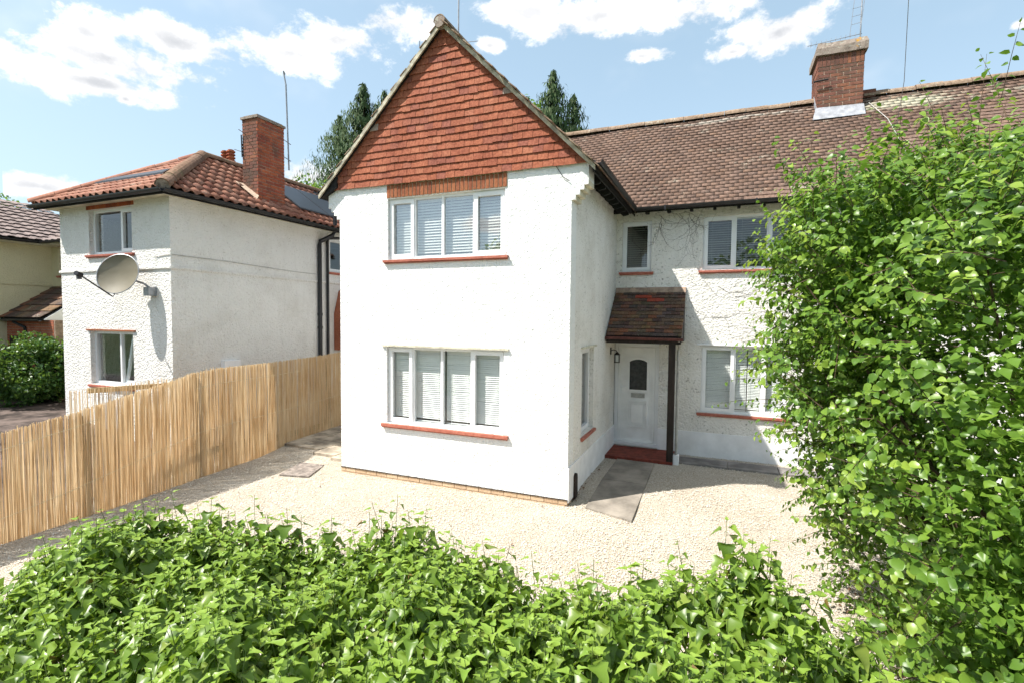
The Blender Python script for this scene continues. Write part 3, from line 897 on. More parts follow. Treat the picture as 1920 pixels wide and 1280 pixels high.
sagf = lambda u, v: .018 * math.sin(u * .9 + 1) * math.sin(v * 1.1) - .012 * math.sin(u * 2.3)
ms = tile_rows((-2.3, YE - .03, ZE - .05), (1, 0, 0), V, N, 13.4, SL, .168, .122, keep_main, .38, sagf)
pieces('tile', tile_base(.1674, .150, .013, .017), ms, 'roof', mroof, 300, 'roof_tiles')
ms = [frameM((-2.0 + i * .447, YR + random.gauss(0, .006), zm(YR) - .03 + random.gauss(0, .005)), (0, -1, 0), (1, 0, random.gauss(0, .006)), (0, 0, 1)) for i in range(30) if not 3.5 < -2.0 + i * .447 < 4.5]
pieces('ridge_tile', half_round(.115, .44), ms, 'ridge', mroof)
mb = MB(); mb.half_gutter((.42, YE - .06, 5.035), (11.1, YE - .06, 5.035), .062, (0, 1, 0)); mb.build('gutter', 'black', H)
for i in range(28):
    x = .62 + i * .42
    mb = MB(); mb.prism([(x, YE + .04, 5.03), (x, D, 5.40), (x, D, 5.10), (x, D - .12, 4.95), (x, YE + .04, 4.93)], (.055, 0, 0)); mb.build('rafter_foot', 'rafter', H)
mb = MB(); mb.prism([(.4, YE + .0, 5.0), (.4, D, 5.38), (.4, D, 5.36), (.4, YE, 4.985)], (10.6, 0, 0)); mb.build('soffit_board', 'aged', H)
for x in (1.0, 2.6, 4.4, 6.4): mb = MB(); mb.box(x, x + .03, YE - .13, YE + .01, 4.965, 5.045); mb.build('gutter_joint', 'black', H)

# chimney --------------------------------------------------------------------
ch = empty('chimney', (4.22, 5.6, 7.1), H)
cx0, cx1, cy0, cy1 = 3.82, 4.63, 5.2, 6.0
MB().box(cx0 + .006, cx1 - .006, cy0 + .006, cy1 - .006, 6.9, 8.36).build('mortar', 'mortar', ch)
ms = bricks((cx0, cy0 + .004, 7.0), (1, 0, 0), (0, 0, 1), (0, -1, 0), .81, 1.125, .006, .232, .075, .016)
ms += bricks((cx0 + .004, cy1, 7.0), (0, -1, 0), (0, 0, 1), (-1, 0, 0), .8, 1.125, .006, .232, .075, .016, start=1)
ms += bricks((cx1 - .004, cy0, 7.0), (0, 1, 0), (0, 0, 1), (1, 0, 0), .8, 1.125, .006, .232, .075, .016, start=1)
for i in range(11):
    ms.append(frameM((cx0 + i * .0737 + .004, cy0 + .05, 8.135), (.064, 0, 0), (0, 0, .21), (0, -.058, 0)))
    ms.append(frameM((cx0 + .05, cy1 - i * .0727 - .004, 8.135), (0, -.064, 0), (0, 0, .21), (-.058, 0, 0)))
    ms.append(frameM((cx1 - .05, cy0 + i * .0727 + .004, 8.135), (0, .064, 0), (0, 0, .21), (.058, 0, 0)))
pieces('brick', BOX, ms, 'brick', ch)
capv = []; mb = MB()
ol = .055
lo = [(cx0 - ol, cy0 - ol), (cx1 + ol, cy0 - ol), (cx1 + ol, cy1 + ol), (cx0 - ol, cy1 + ol)]
nseg = 7
ringlo, ringmid, ringtop = [], [], []
for k in range(4):
    a, b = Vector(lo[k]), Vector(lo[(k + 1) % 4])
    for i in range(nseg):
        p = a.lerp(b, i / nseg); c = Vector((4.225, 5.6))
        ringlo.append((p.x, p.y, 8.352 + random.uniform(0, .012))); q = c + (p - c) * (1 + random.uniform(-.01, .012)); ringmid.append((q.x, q.y, 8.50 + random.uniform(-.015, .015)))
        q = c + (p - c) * (.93 + random.uniform(-.02, .02)); ringtop.append((q.x, q.y, 8.60 + random.uniform(-.012, .02)))
n = 4 * nseg
mb.add(ringlo + ringmid + ringtop + [(4.225, 5.6, 8.64), (4.225, 5.6, 8.35)],
       [(i, (i + 1) % n, n + (i + 1) % n, n + i) for i in range(n)] + [(n + i, n + (i + 1) % n, 2 * n + (i + 1) % n, 2 * n + i) for i in range(n)] +
       [(2 * n + i, 2 * n + (i + 1) % n, 3 * n) for i in range(n)] + [((i + 1) % n, i, 3 * n + 1) for i in range(n)])
mb.build('chimney_cap', 'cap', ch)
mb = MB(); mb.prism([(cx0 - .1, cy0 - .2, zm(cy0 - .2) + .03), (cx1 + .02, cy0 - .2, zm(cy0 - .2) + .03), (cx1 + .02, cy0 - .02, zm(cy0) + .1), (cx0 - .02, cy0 - .02, zm(cy0) + .13)], (0, -.004, .006))
mb.box(cx0 - .012, cx1 + .012, cy0 - .014, cy0 - .006, zm(cy0) - .0, zm(cy0) + .12); mb.build('flashing', 'lead', ch)
mb = MB(); mb.prism([(cx0 - .014, cy0 - .02, zm(cy0) - .02), (cx0 - .014, 5.6, zm(5.6) - .02), (cx0 - .014, 5.6, zm(5.6) + .14), (cx0 - .014, cy0 - .02, zm(cy0) + .14)], (.007, 0, 0)); mb.build('flashing', 'lead', ch)
MB().tube([(3.73, 5.12, 7.82), (4.0, 5.13, 7.84)], .018, 6).build('stay_bracket', 'black', ch)
MB().box(4.66, 4.92, 5.5, 5.72, 7.5, 7.66).build('cracked_ridge_block', 'brick', ch)

# lintel over the upper gable window ------------------------------------------
ln = empty('lintel', (-2.15, 0, 4.86), H)
MB().box(-3.277, -1.03, -.004, .06, 4.862, 5.09).build('mortar', 'mortar_pale', ln)
nb = 30; bw = 2.247 / nb
pieces('brick', BOX, [frameM((-3.277 + i * bw + .0085, .04, 4.868 + random.gauss(0, .002)), (bw - .017, 0, 0), (0, 0, .205), (0, -.054 - random.uniform(0, .003), 0)) for i in range(nb)], 'soldier', ln)

# windows ---------------------------------------------------------------------
window(H, F0, *UW, [(UW[0], -2.755, 1), (-2.755, -2.21, 0), (-2.21, -1.63, 0), (-1.63, UW[1], 1)], sill=1, glass='glass_up')
window(H, F0, *LW, [(LW[0], -2.79, 1), (-2.79, -2.22, 0), (-2.22, -1.66, 0), (-1.66, LW[1], 1)], sill=1, hood='corbel', sill_over=.09, sill_h=.06)
window(H, S0, *SW, [(SW[0], SW[1], 1)], rec=.09, sill=1, hood='corbel', sill_over=.04)
window(H, M0, *mw1, [(mw1[0], mw1[1], 1)], sill=1, sill_over=.05)
window(H, M0, *mw2, [(mw2[0], 2.285, 1), (2.285, 2.86, 0), (2.86, mw2[1], 1)], sill=1)
window(H, M0, *mw3, [(mw3[0], 2.335, 1), (2.335, 2.83, 0), (2.83, mw3[1], 1)], sill=1, hood='plinth')

# porch -----------------------------------------------------------------------
MB().box(.017, 1.3, 2.56, D - .02, .04, .158).build('front_step', 'step', H)
pr = empty('porch_roof', (.7, 3, 2.5), H)
PY, PZ, PTOP = 2.53, 2.545, 3.43
ps = (PTOP - PZ) / (D - PY)
mb = MB(); mb.prism([(.004, PY, PZ - .03), (.004, D, PTOP - .03), (.004, D, PTOP - .07), (.004, PY, PZ - .07)], (1.39, 0, 0)); mb.build('roof_deck', 'darkwood', pr)
V = Vector((0, 1, ps)).normalized(); N = Vector((0, -ps, 1)).normalized(); PL = (D - PY) * math.sqrt(1 + ps * ps)
ms = tile_rows((.012, PY - .03, PZ - .045), (1, 0, 0), V, N, 1.40, PL, .166, .0985, None, 1.2, fit=True)
red = [m for m in ms if abs(m[2][3] - 3.27) < .035 and .3 < m[0][3] < .62 or abs(m[2][3] - 3.20) < .035 and .60 < m[0][3] < .94]
rest_ = [m for m in ms if m not in red]
pieces('tile', tile_base(.162, .128, .013, .021), rest_, 'porch', pr); pieces('tile', tile_base(.162, .128, .013, .021), red, 'porch_red', pr)
mb = MB(); mb.prism([(.01, D - .07, PTOP - .05), (.01, D - .0, PTOP - .02), (.01, D - .0, PTOP + .06), (.01, D - .03, PTOP + .05)], (1.40, 0, 0)); mb.build('flaunching', 'mortar_dark', pr)
mb = MB(); mb.half_gutter((-.0 + .02, PY - .075, PZ - .045), (1.44, PY - .075, PZ - .055), .052, (0, 1, 0)); mb.box(.018, .026, PY - .127, PY - .023, PZ - .1, PZ - .045); mb.build('gutter', 'maroon', pr)
MB().box(.02, 1.40, PY - .018, PY + .006, PZ - .17, PZ - .035).build('fascia', 'darkwood', pr)
MB().box(.004, 1.395, PY + .01, D - .002, PZ - .15, PZ - .135).build('ceiling_board', 'soffit', pr)
mb = MB(); mb.prism([(1.385, PY, PZ - .14), (1.385, D, PZ - .14), (1.385, D, PTOP - .07), (1.385, PY, PZ - .07)], (.012, 0, 0)); mb.build('cheek_board', 'darkwood', pr)
MB().box(1.18, 1.30, 2.57, 2.68, .13, 2.42).build('porch_post', 'darkwood', H)
mb = MB(); mb.tube([(1.37, 2.5, 2.46), (1.36, 2.64, 2.36), (1.345, 2.72, 2.25), (1.345, 2.72, .22), (1.345, 2.66, .15)], .026, 8); mb.build('downpipe', 'palepipe', H)
MB().box(1.3, 1.40, 2.62, 2.80, .06, .27).build('drain_kerb', 'plinth', H)

# front door ------------------------------------------------------------------
dr = empty('front_door', (.46, D, .2), H)
a0, a1, z0, z1 = DW[0] + .004, DW[1] - .002, DW[2], DW[3]
f = MB()
for q in ((a0, a0 + .07, z0, z1), (a1 - .07, a1, z0, z1), (a0 + .07, a1 - .07, z1 - .07, z1)): mbox(f, M0, q[0], q[1], .03, .11, q[2], q[3])
f.build('door_frame', 'upvc', dr)
mbox(MB(), M0, a0 - .0, a1 + .0, -.035, .06, z0 - .03, z0 + .035).build('threshold', 'upvc', dr)
mbox(MB(), M0, a0 + .074, a1 - .074, .055, .1, z0 + .037, z1 - .074).build('door_leaf', 'door', dr)
def ring(mb, mp, a0, a1, z0, z1, w, d0, d1):
    mbox(mb, mp, a0, a1, d0, d1, z0, z0 + w); mbox(mb, mp, a0, a1, d0, d1, z1 - w, z1); mbox(mb, mp, a0, a0 + w, d0, d1, z0 + w, z1 - w); mbox(mb, mp, a1 - w, a1, d0, d1, z0 + w, z1 - w)
    return mb
ring(MB(), M0, a0 + .076, a1 - .076, z0 + .04, z1 - .076, .045, .030, .0548).build('leaf_border', 'door', dr)
ring(ring(MB(), M0, .27, .70, .56, 1.14, .028, .028, .0548), M0, .325, .645, .615, 1.085, .02, .036, .0548).build('raised_panel', 'door', dr)
mbox(MB(), M0, .362, .608, .036, .0545, .652, 1.048).build('panel_field', 'door', dr)
# arched light
gx0, gx1, gz0, gz1, arch = .315, .675, 1.36, 2.0, .055
def archpts(x0, x1, za, zb, ar, n=9):
    pts = [(x0, za), (x1, za), (x1, zb - ar)]
    for i in range(1, n):
        t = i / n; pts.append((x1 + (x0 - x1) * t, zb - ar + ar * math.sin(math.pi * t) ** .8))
    return pts + [(x0, zb - ar)]
mb = MB(); mb.prism([M0(a, .05, z) for a, z in archpts(gx0, gx1, gz0, gz1, arch)], (0, -.004, 0)); mb.build('glass_light', 'dglass', dr)
o_, i_ = archpts(gx0 - .045, gx1 + .045, gz0 - .045, gz1 + .045, arch), archpts(gx0, gx1, gz0, gz1, arch)
mb = MB(); n = len(o_)
mb.add([M0(a, .028, z) for a, z in o_] + [M0(a, .028, z) for a, z in i_] + [M0(a, .0545, z) for a, z in o_] + [M0(a, .0545, z) for a, z in i_],
       [(i, (i + 1) % n, n + (i + 1) % n, n + i) for i in range(n)] + [(i, (i + 1) % n, 2 * n + (i + 1) % n, 2 * n + i) for i in range(n)] + [(n + i, n + (i + 1) % n, 3 * n + (i + 1) % n, 3 * n + i) for i in range(n)])
mb.build('light_surround', 'door', dr)
mb = MB(); mbox(mb, M0, .492, .498, .0455, .0465, gz0 + .03, gz1 - .04)
for k in range(5):
    zq = gz0 + .06 + k * .115
    mbox(mb, M0, gx0 + .03, gx0 + .052, .0453, .0463, zq, zq + .08); mbox(mb, M0, gx1 - .052, gx1 - .03, .0453, .0463, zq, zq + .08)
for k in range(3):
    mbox(mb, M0, gx0 + .065 + k * .085, gx0 + .13 + k * .085, .0453, .0463, gz0 + .025, gz0 + .045); mbox(mb, M0, gx0 + .065 + k * .085, gx0 + .13 + k * .085, .0453, .0463, gz1 - .07, gz1 - .05)
mb.build('leading', 'dlead', dr)
ring(mbox(MB(), M0, .365, .625, .046, .0548, 1.205, 1.275), M0, .355, .635, 1.195, 1.285, .012, .030, .0548).build('letter_plate', 'palepipe', dr)
mb = MB(); mbox(mb, M0, .115, .15, .035, .055, 1.27, 1.46); mb.tube([M0(.132, .04, 1.42), M0(.132, -.0, 1.42), M0(.24, -.005, 1.42)], .011, 6); mb.build('handle', 'upvc', dr)

# ------------------------------------------------------------------ blinds
DW_ = .125
for (q0, q1, nm) in ((UW[0] + .1, -2.8, 'leftmost'), (-2.73, -2.24, 'second'), (-2.18, -1.67, 'third'), (-1.6, UW[1] - .1, 'rightmost')):
    blind(F0, q0 - .03, q1 + .03, UW[2] + .05, UW[3] - .03, .16, .047, 'slat_b', f'pale venetian blind in the {nm} pane under the red brick lintel', 70 if nm == 'leftmost' else 60, depth=.044)
for (q0, q1, nm, sk) in ((LW[0] + .1, -2.83, 'leftmost', 0), (-2.77, -2.25, 'second', 0), (-2.19, -1.70, 'third', -.004), (-1.63, LW[1] - .1, 'rightmost', 0)):
    blind(F0, q0 - .03 + (.04 if nm == 'third' else 0), q1 + .03, LW[2] + .05, LW[3] - .03, .16, .0335, 'slat', f'white venetian blind in the {nm} pane of the ground-floor gable window', 60, 3, .035, sk)
blind(M0, mw1[0] + .06, mw1[1] - .06, mw1[2] + .05, mw1[3] - .04, .15, .046, 'slat_d', 'grey venetian blind in the small window above the porch roof', 22, 3, .034)
blind(M0, mw2[0] + .06, 2.26, mw2[2] + .05, mw2[3] - .04, .15, .045, 'slat_d', 'grey venetian blind in the opening pane of the upstairs window beside the shrub', 22, 3, .034)
blind(M0, 2.3, 2.84, mw2[2] + .05, mw2[3] - .04, .15, .045, 'slat_d', 'grey venetian blind in the fixed pane of the upstairs window beside the shrub', 22, 3, .034)
blind(M0, mw3[0] + .06, 2.31, mw3[2] + .05, mw3[3] - .04, .14, .031, 'slat', 'closed white blind in the ground-floor pane nearest the porch post', 58, 2, .03)
blind(M0, 2.36, 2.562, mw3[2] + .05, mw3[3] - .04, .14, .031, 'slat', 'closed white blind on the porch side of the dark slit', 58, 2, .03)
blind(M0, 2.58, 2.83, mw3[2] + .05, mw3[3] - .04, .14, .031, 'slat', 'closed white blind on the shrub side of the dark slit', 58, 2, .03, -.02)

blind(M0, 2.86, 3.37, mw2[2] + .05, mw2[3] - .04, .15, .045, 'slat_d', 'grey venetian blind mostly hidden by the shrub in the upstairs window', 22, 3, .034)
blind(M0, 2.86, 3.22, mw3[2] + .05, mw3[3] - .04, .14, .031, 'slat', 'closed white blind behind the shrub in the ground-floor window', 58, 2, .03)

# ------------------------------------------------------------------ small things on the house
lt = thing('wall_lantern', (.05, 3.05, 2.0), 'small black carriage lantern on the wall left of the front door', 'lantern')
MB().box(.001, .022, 2.98, 3.04, 2.12, 2.26).build('wall_plate', 'black', lt)
MB().tube([(.02, 3.01, 2.2), (.07, 3.01, 2.215), (.12, 3.01, 2.2), (.14, 3.01, 2.17)], .009, 6).build('bracket', 'black', lt)
mb = MB(); mb.add([(.14 + sx * .06, 3.01 + sy * .06, 2.115) for sx, sy in ((-1, -1), (1, -1), (1, 1), (-1, 1))] + [(.14, 3.01, 2.185)], [(0, 1, 4), (1, 2, 4), (2, 3, 4), (3, 0, 4), (3, 2, 1, 0)]); mb.build('cap', 'black', lt)
mb = MB()
for sx in (-1, 1):
    for sy in (-1, 1): mb.box(.14 + sx * .045 - .005, .14 + sx * .045 + .005, 3.01 + sy * .045 - .005, 3.01 + sy * .045 + .005, 1.97, 2.115)
mb.box(.09, .19, 2.96, 3.06, 1.955, 1.97); mb.build('cage', 'black', lt)
MB().box(.103, .177, 2.973, 3.047, 1.972, 2.112).build('lantern_glass', 'lanternglass', lt)

vb = MB(); pts = [(.018, .27, .04), (.018, .39, .04)] + [(.018, .33 + .06 * math.cos(t), .36 + .07 * math.sin(t)) for t in np.linspace(0, math.pi, 8)]
vb.prism(pts, (.035, 0, 0)); tag(vb.build('arched_cover', 'darkwood'), 'brown round-topped cover fixed low on the white plinth by the gable corner', 'cover')

cr = MB()
def creep(p, ang, L, r, depth=0):
    pts = [p]; a = ang
    for i in range(int(L / .06)):
        a += random.gauss(0, .28); p = (p[0] + math.cos(a) * .06, p[1], p[2] + math.sin(a) * .06); pts.append(p)
        if depth < 2 and random.random() < .16: creep(p, a + random.choice((-1, 1)) * random.uniform(.5, 1.1), L * .45, r * .65, depth + 1)
    if len(pts) > 1: cr.tube([(q[0], D - .006, q[2]) for q in pts], [max(.0012, r * (1 - .7 * i / len(pts))) for i in range(len(pts))], 4)
for i in range(16): creep((random.uniform(.85, 1.65), D, random.uniform(4.75, 5.05)), random.uniform(-2.2, -.8), random.uniform(.3, .9), .0028)
for q in ((1.75, 3.6, -.7, .9), (2.0, 3.5, -.6, 1.0), (1.9, 2.9, -.45, 1.3), (2.3, 3.3, -.5, .8), (1.5, 3.2, -1.2, .6)): creep((q[0], D, q[1]), q[2], q[3], .0026)
tag(cr.build('dead_creeper', 'deadstem'), 'bare dead creeper stems clinging to the shaded white wall under the eaves', 'creeper')

ae = thing('television_aerial', (4.62, 5.98, 8.6), 'grey television aerial standing on the main roof chimney', 'aerial')
MB().tube([(4.60, 5.5, 8.5), (4.62, 5.5, 10.4)], .014, 6).build('mast', 'steel', ae)
MB().tube([(4.62, 5.45, 8.80), (3.62, 5.3, 8.66)], .007, 5).build('boom', 'steel', ae)
for i in range(10):
    t = i / 10; x = 4.5 - t * .9; y = 5.43 - t * .13; z_ = 8.785 - t * .125
    MB().tube([(x - .01, y, z_ - .05), (x + .01, y, z_ + .05)], .004, 4).build('element', 'steel', ae)
for x in (4.40, 4.58): MB().tube([(x, 5.42, 8.78), (x + .06, 5.42, 9.5)], .006, 4).build('reflector_bar', 'steel', ae)
for z_ in (9.0, 9.16, 9.32): MB().tube([(4.42, 5.42, z_), (4.6, 5.42, z_ + .02)], .004, 4).build('reflector_bar', 'steel', ae)
ma = thing('aerial_mast', (GX - .3, 1.0, 7.4), 'thin aerial mast rising behind the gable peak', 'aerial')
MB().tube([(GX - .30, 1.0, 7.4), (GX - .29, 1.0, 9.4)], .014, 6).build('mast', 'steel', ma)
MB().tube([(GX + .1, 1.0, 7.75), (GX - 1.15, 1.1, 7.95)], .006, 4).build('boom', 'steel', ma)
for t in (.55, .8, 1.0): MB().tube([(GX + .1 - 1.25 * t, 1.05, 7.70 + .2 * t), (GX + .1 - 1.25 * t, 1.05, 7.82 + .2 * t)], .006, 4).build('element', 'black', ma)

def cable(name, pts, r, mat, label):
    mb = MB(); mb.tube(pts, r, 5); return tag(mb.build(name, mat), label, 'cable')
cable('overhead_cable', [(5.0, 4.35, 6.37), (4.9, 3.6, 7.0), (4.6, 2.4, 7.9), (3.9, -.5, 9.6)], .005, 'steel', 'thin dark overhead cable running up from the main roof into the sky')
cable('roof_cable', [(4.75, 5.25, 7.3), (4.95, 4.7, 6.75), (5.0, 4.1, 6.15), (5.02, 3.7, 5.75)], .007, 'palepipe', 'pale cable lying down the main roof slope beside the chimney')
cable('wall_cable', [(-.25, -.016, 5.1), (-.13, -.02, 4.92), (-.03, -.02, 4.85)], .005, 'black', 'short dark cable drooping across the white corner under the gable tiles')

# ------------------------------------------------------------------ white neighbour house
NX, NY, NXL = -7.93, -.64, -11.62
NH = thing('hipped_house', (-9.8, 3, 0), 'white neighbouring house with orange pantiled hip roof and tall brick chimney', 'house')
NF, NS = face_map('f', NY), face_map('s', NX)
nw1 = (-10.55, -9.10, 4.11, 5.06); nw2 = (-10.62, -9.14, 1.33, 2.48); nw3 = (3.72, 4.7, 4.06, 4.98)
w = MB(); wall_holes(w, NF, NXL, NX, -.1, 5.15, [nw1, nw2], .28); w.build('front_wall', 'nbr', NH)
w = MB(); wall_holes(w, NS, NY + .281, 9, -.1, 5.15, [nw3], .28); w.build('side_wall', 'nbr', NH)
MB().box(NXL, NXL + .28, NY + .281, 9, -.1, 5.15).build('side_wall', 'nbr', NH)
MB().box(NXL, NX, 9.0, 9.2, -.1, 5.15).build('back_wall', 'nbr', NH)
w = MB(); w.box(NXL + .285, NX - .285, NY + .3, 8.9, 2.6, 2.75); w.box(NXL + .285, NX - .285, NY + .3, 8.9, 5.05, 5.1); w.box(NXL + .285, NX - .285, 3.2, 3.3, -.05, 2.59); w.box(NXL + .285, NX - .285, 3.2, 3.3, 2.76, 5.04); w.build('room_shell', 'interior', NH)
mb = MB(); mb.prism([(NXL - .03, NY, 3.72), (NXL - .03, NY - .03, 3.75), (NXL - .03, NY - .03, 3.79), (NXL - .03, NY, 3.80)], (NX - NXL + .06, 0, 0)); mb.build('string_band', 'nbr', NH)
mb = MB(); mb.prism([(NX, NY, 3.72), (NX + .03, NY, 3.75), (NX + .03, NY, 3.79), (NX, NY, 3.80)], (0, 9.6, 0)); mb.build('string_band', 'nbr', NH)
window(NH, NF, *nw1, [(nw1[0], -9.58, 0), (-9.58, nw1[1], 1)], rec=.09, sill=1, sill_over=.08, fw=.06)
wl_ = window(NH, NF, *nw2, [(nw2[0], -9.72, 0), (-9.72, nw2[1], 0)], rec=.09, sill=1, hood='soldier', sill_over=.04, fw=.06)
# tilted-open sash
mb = MB(); th = R(9)
def tp(a, d, z): return (a, NY + .09 + d * math.cos(th) + (z - 1.38) * math.sin(th), 1.38 + (z - 1.38) * math.cos(th) - d * math.sin(th))
for q in ((-9.68, -9.62, 1.39, 2.42), (-9.25, -9.19, 1.39, 2.42), (-9.62, -9.25, 1.39, 1.45), (-9.62, -9.25, 2.36, 2.42)):
    P8 = [tp(a, d, z) for z in q[2:] for a, d in ((q[0], .05), (q[1], .05), (q[1], .09), (q[0], .09))]
    mb.add(P8, [(3, 2, 1, 0), (4, 5, 6, 7), (0, 1, 5, 4), (1, 2, 6, 5), (2, 3, 7, 6), (3, 0, 4, 7)])
mb.build('tilted_sash', 'upvc', wl_)
window(NH, NS, *nw3, [(nw3[0], nw3[1], 1)], rec=.08, sill=1)
nl = empty('lintel', (-9.8, NY, 5.1), NH)
MB().box(-10.62, -9.02, NY - .004, NY + .05, 5.065, 5.148).build('mortar', 'nbrick', nl)
pieces('brick', BOX, [frameM((-10.62 + i * .0762 + .004, NY + .03, 5.066), (.068, 0, 0), (0, 0, .08), (0, -.04, 0)) for i in range(21)], 'nbrick', nl)
# hip roof
ov = .32; ex, exl, ey = NX + ov, NXL - ov, NY - ov; rx = (ex + exl) / 2; EZ = 5.22; RZ = 6.70; ry = 1.42
nr = empty('hip_roof', (rx, 3, 5.2), NH)
mb = MB(); P = [(ex, ey, EZ), (exl, ey, EZ), (exl, 9.4, EZ), (ex, 9.4, EZ), (rx, ry, RZ), (rx, 9.4, RZ)]
mb.add([(a, b, c - .04) for a, b, c in P], [(0, 1, 4), (1, 2, 5, 4), (3, 0, 4, 5), (2, 3, 5)]); mb.build('roof_deck', 'rafter', nr)
mb = MB(); mb.box(exl + .02, ex - .02, ey + .02, 9.38, 5.152, 5.17); mb.build('soffit', 'soffit', nr)
sp = (RZ - EZ) / (ex - rx); cs = 1 / math.sqrt(1 + sp * sp)


def pantile(w, L, t=.014, n=7):
    """S-profile single pantile, head thinner"""
    v = []
    prof = [(i / n * w, .034 * math.sin(2 * math.pi * i / n - .4) * (1 if i < n else 1)) for i in range(n + 1)]
    for y, lift in ((0, .03), (L, 0.)):
        for dz in (t, 0.): v += [(a, y, b + lift + dz) for a, b in prof]
    m = n + 1; f = []
    for i in range(n):
        f += [(i, i + 1, 2 * m + i + 1, 2 * m + i), (m + i + 1, m + i, 3 * m + i, 3 * m + i + 1), (i + 1, i, m + i, m + i + 1)]
    return v, f


PB = pantile(.225, .36)
V = Vector((-1, 0, sp)).normalized(); N = Vector((sp, 0, 1)).normalized(); Ls = (ex - rx) / cs
yc0, yc1 = 1.55, 2.33
def keep_r(u, v):
    y = ey + u; xx = ex - v * cs
    return y - ey > (ex - xx) * (ry - ey) / (ex - rx) + .02 and not (yc0 - .05 < y < yc1 + .05 and -8.62 < xx < -8.02)
ms = tile_rows((ex + .05, ey, EZ - .02), (0, 1, 0), V, N, 8, Ls, .215, .30, keep_r, .5)
# pantiles run in straight columns, not in broken bond
def straight(O, U, V, N, width, length, tw, gauge, keep):
    out = []; O, U, V, N = Vector(O), Vector(U), Vector(V).normalized(), Vector(N).normalized()
    for i in range(int(width / tw)):
        for j in range(int(length / gauge) + 1):
            u, v = i * tw, j * gauge
            if keep(u + tw / 2, v + gauge / 2):
                X = (U + N * random.gauss(0, .01) + V * random.gauss(0, .012)).normalized(); Y = N.cross(X).normalized()
                out.append(frameM(O + U * u + V * (v + random.gauss(0, .006)), X, Y, X.cross(Y)))
    return out
ms = straight((ex + .05, ey, EZ - .02), (0, 1, 0), V, N, 7.5, Ls, .215, .29, keep_r)
pieces('pantile', PB, ms, 'pantile', nr, 300, 'pantiles', smooth=True)
spf = (RZ - EZ) / (ry - ey); cs = 1 / math.sqrt(1 + spf * spf); Ls = (ry - ey) / cs
V = Vector((0, 1, spf)).normalized(); N = Vector((0, -spf, 1)).normalized()
def keep_f(u, v):
    x = exl + u; yy = v * cs
    return min(x - exl, ex - x) > yy * (ex - rx) / (ry - ey) + .02
ms = straight((exl, ey - .05, EZ - .02), (1, 0, 0), V, N, ex - exl, Ls, .215, .29, keep_f)
pieces('pantile', PB, ms, 'pantile', nr, 300, 'pantiles', smooth=True)
def hipline(A, B, n, r, mat, name, parent):
    A, B = Vector(A), Vector(B); d = (B - A).normalized(); L = (B - A).length / n
    side = d.cross(Vector((0, 0, 1))).normalized(); up = side.cross(d)
    ms = [frameM(A + d * L * i + up * random.gauss(.0, .004), side, d, up) for i in range(n)]
    pieces(name, half_round(r, L * .985, 9, .018), ms, mat, parent)
hipline((ex + .03, ey - .03, EZ + .02), (rx, ry, RZ + .02), 7, .135, 'nridge', 'hip_tile', nr)
MB().tube([(ex + .02, ey - .02, EZ + .025), (ex - .06, ey + .06, EZ + .075)], .115, 10).build('hip_mortar', 'cap', nr)
hipline((exl - .03, ey - .03, EZ + .02), (rx, ry, RZ + .02), 7, .11, 'pantile', 'hip_tile', nr)
hipline((rx, ry, RZ + .02), (rx, 9.4, RZ + .02), 16, .125, 'nridge', 'ridge_tile', nr)
pot = empty('chimney_pot', (rx - .1, 2.2, 6.8), nr)
for dx in (-.12, .1):
    for k in range(4): MB().tube([(rx - .35 + dx, 2.4, 6.9 + k * .08), (rx - .35 + dx, 2.4, 6.93 + k * .08)], .105, 10).build('louvre_ring', 'nbrick', pot)
    MB().tube([(rx - .35 + dx, 2.4, 6.7), (rx - .35 + dx, 2.4, 7.2)], .075, 10).build('flue', 'soldier', pot)
mb = MB(); mb.half_gutter((exl, ey - .06, EZ - .03), (ex + .05, ey - .06, EZ - .03), .065, (0, 1, 0)); mb.build('gutter', 'black', NH)
mb = MB(); mb.half_gutter((ex + .06, ey - .05, EZ - .03), (ex + .06, 9.4, EZ - .03), .065, (1, 0, 0)); mb.build('gutter', 'black', NH)
MB().box(exl, ex, ey - .004, ey + .018, 5.10, 5.2).build('fascia', 'rafter', NH)
MB().box(ex - .018, ex + .004, ey + .02, 9.4, 5.10, 5.2).build('fascia', 'rafter', NH)
# chimney
nc = empty('chimney', (-8.33, 1.94, 5.5), NH)
ax0, ax1 = -8.57, -8.08
MB().box(ax0 + .006, ax1 - .006, yc0 + .006, yc1 - .006, 5.2, 7.5).build('mortar', 'mortar_dark', nc)
hgt = 2.17
ms = bricks((ax0, yc0 + .004, 5.3), (1, 0, 0), (0, 0, 1), (0, -1, 0), ax1 - ax0, hgt, .006, .235, .0775, .017)
ms += bricks((ax1 - .004, yc0, 5.3), (0, 1, 0), (0, 0, 1), (1, 0, 0), yc1 - yc0, hgt, .006, .235, .0775, .017, start=1)
front_b = [m for m in ms if abs(m[1][2]) > .01]; side_b = [m for m in ms if abs(m[1][2]) <= .01]
pieces('brick', BOX, front_b, 'brick', nc); pieces('brick', BOX, side_b, 'nbrick', nc)
mb = MB(); mb.box(ax0 - .03, ax1 + .03, yc0 - .03, yc1 + .03, 7.47, 7.525); mb.box(ax0 + .02, ax1 - .02, yc0 + .02, yc1 - .02, 7.525, 7.56); mb.build('chimney_cap', 'cap', nc)
mb = MB(); mb.prism([(ax0 - .1, yc0 - .12, EZ + (ex - ax0 + .1) * sp + .06), (ax1 + .1, yc0 - .12, EZ + (ex - ax1 - .1) * sp + .06), (ax1 + .02, yc0, EZ + (ex - ax1) * sp + .1), (ax0, yc0, EZ + (ex - ax0) * sp + .1)], (0, 0, .015)); mb.build('flashing', 'mortar', nc)
MB().tube([(-8.35, yc0 - .28, 7.13), (-8.50, yc0 - .0, 7.15)], .008, 5).build('stay', 'steel', nc)
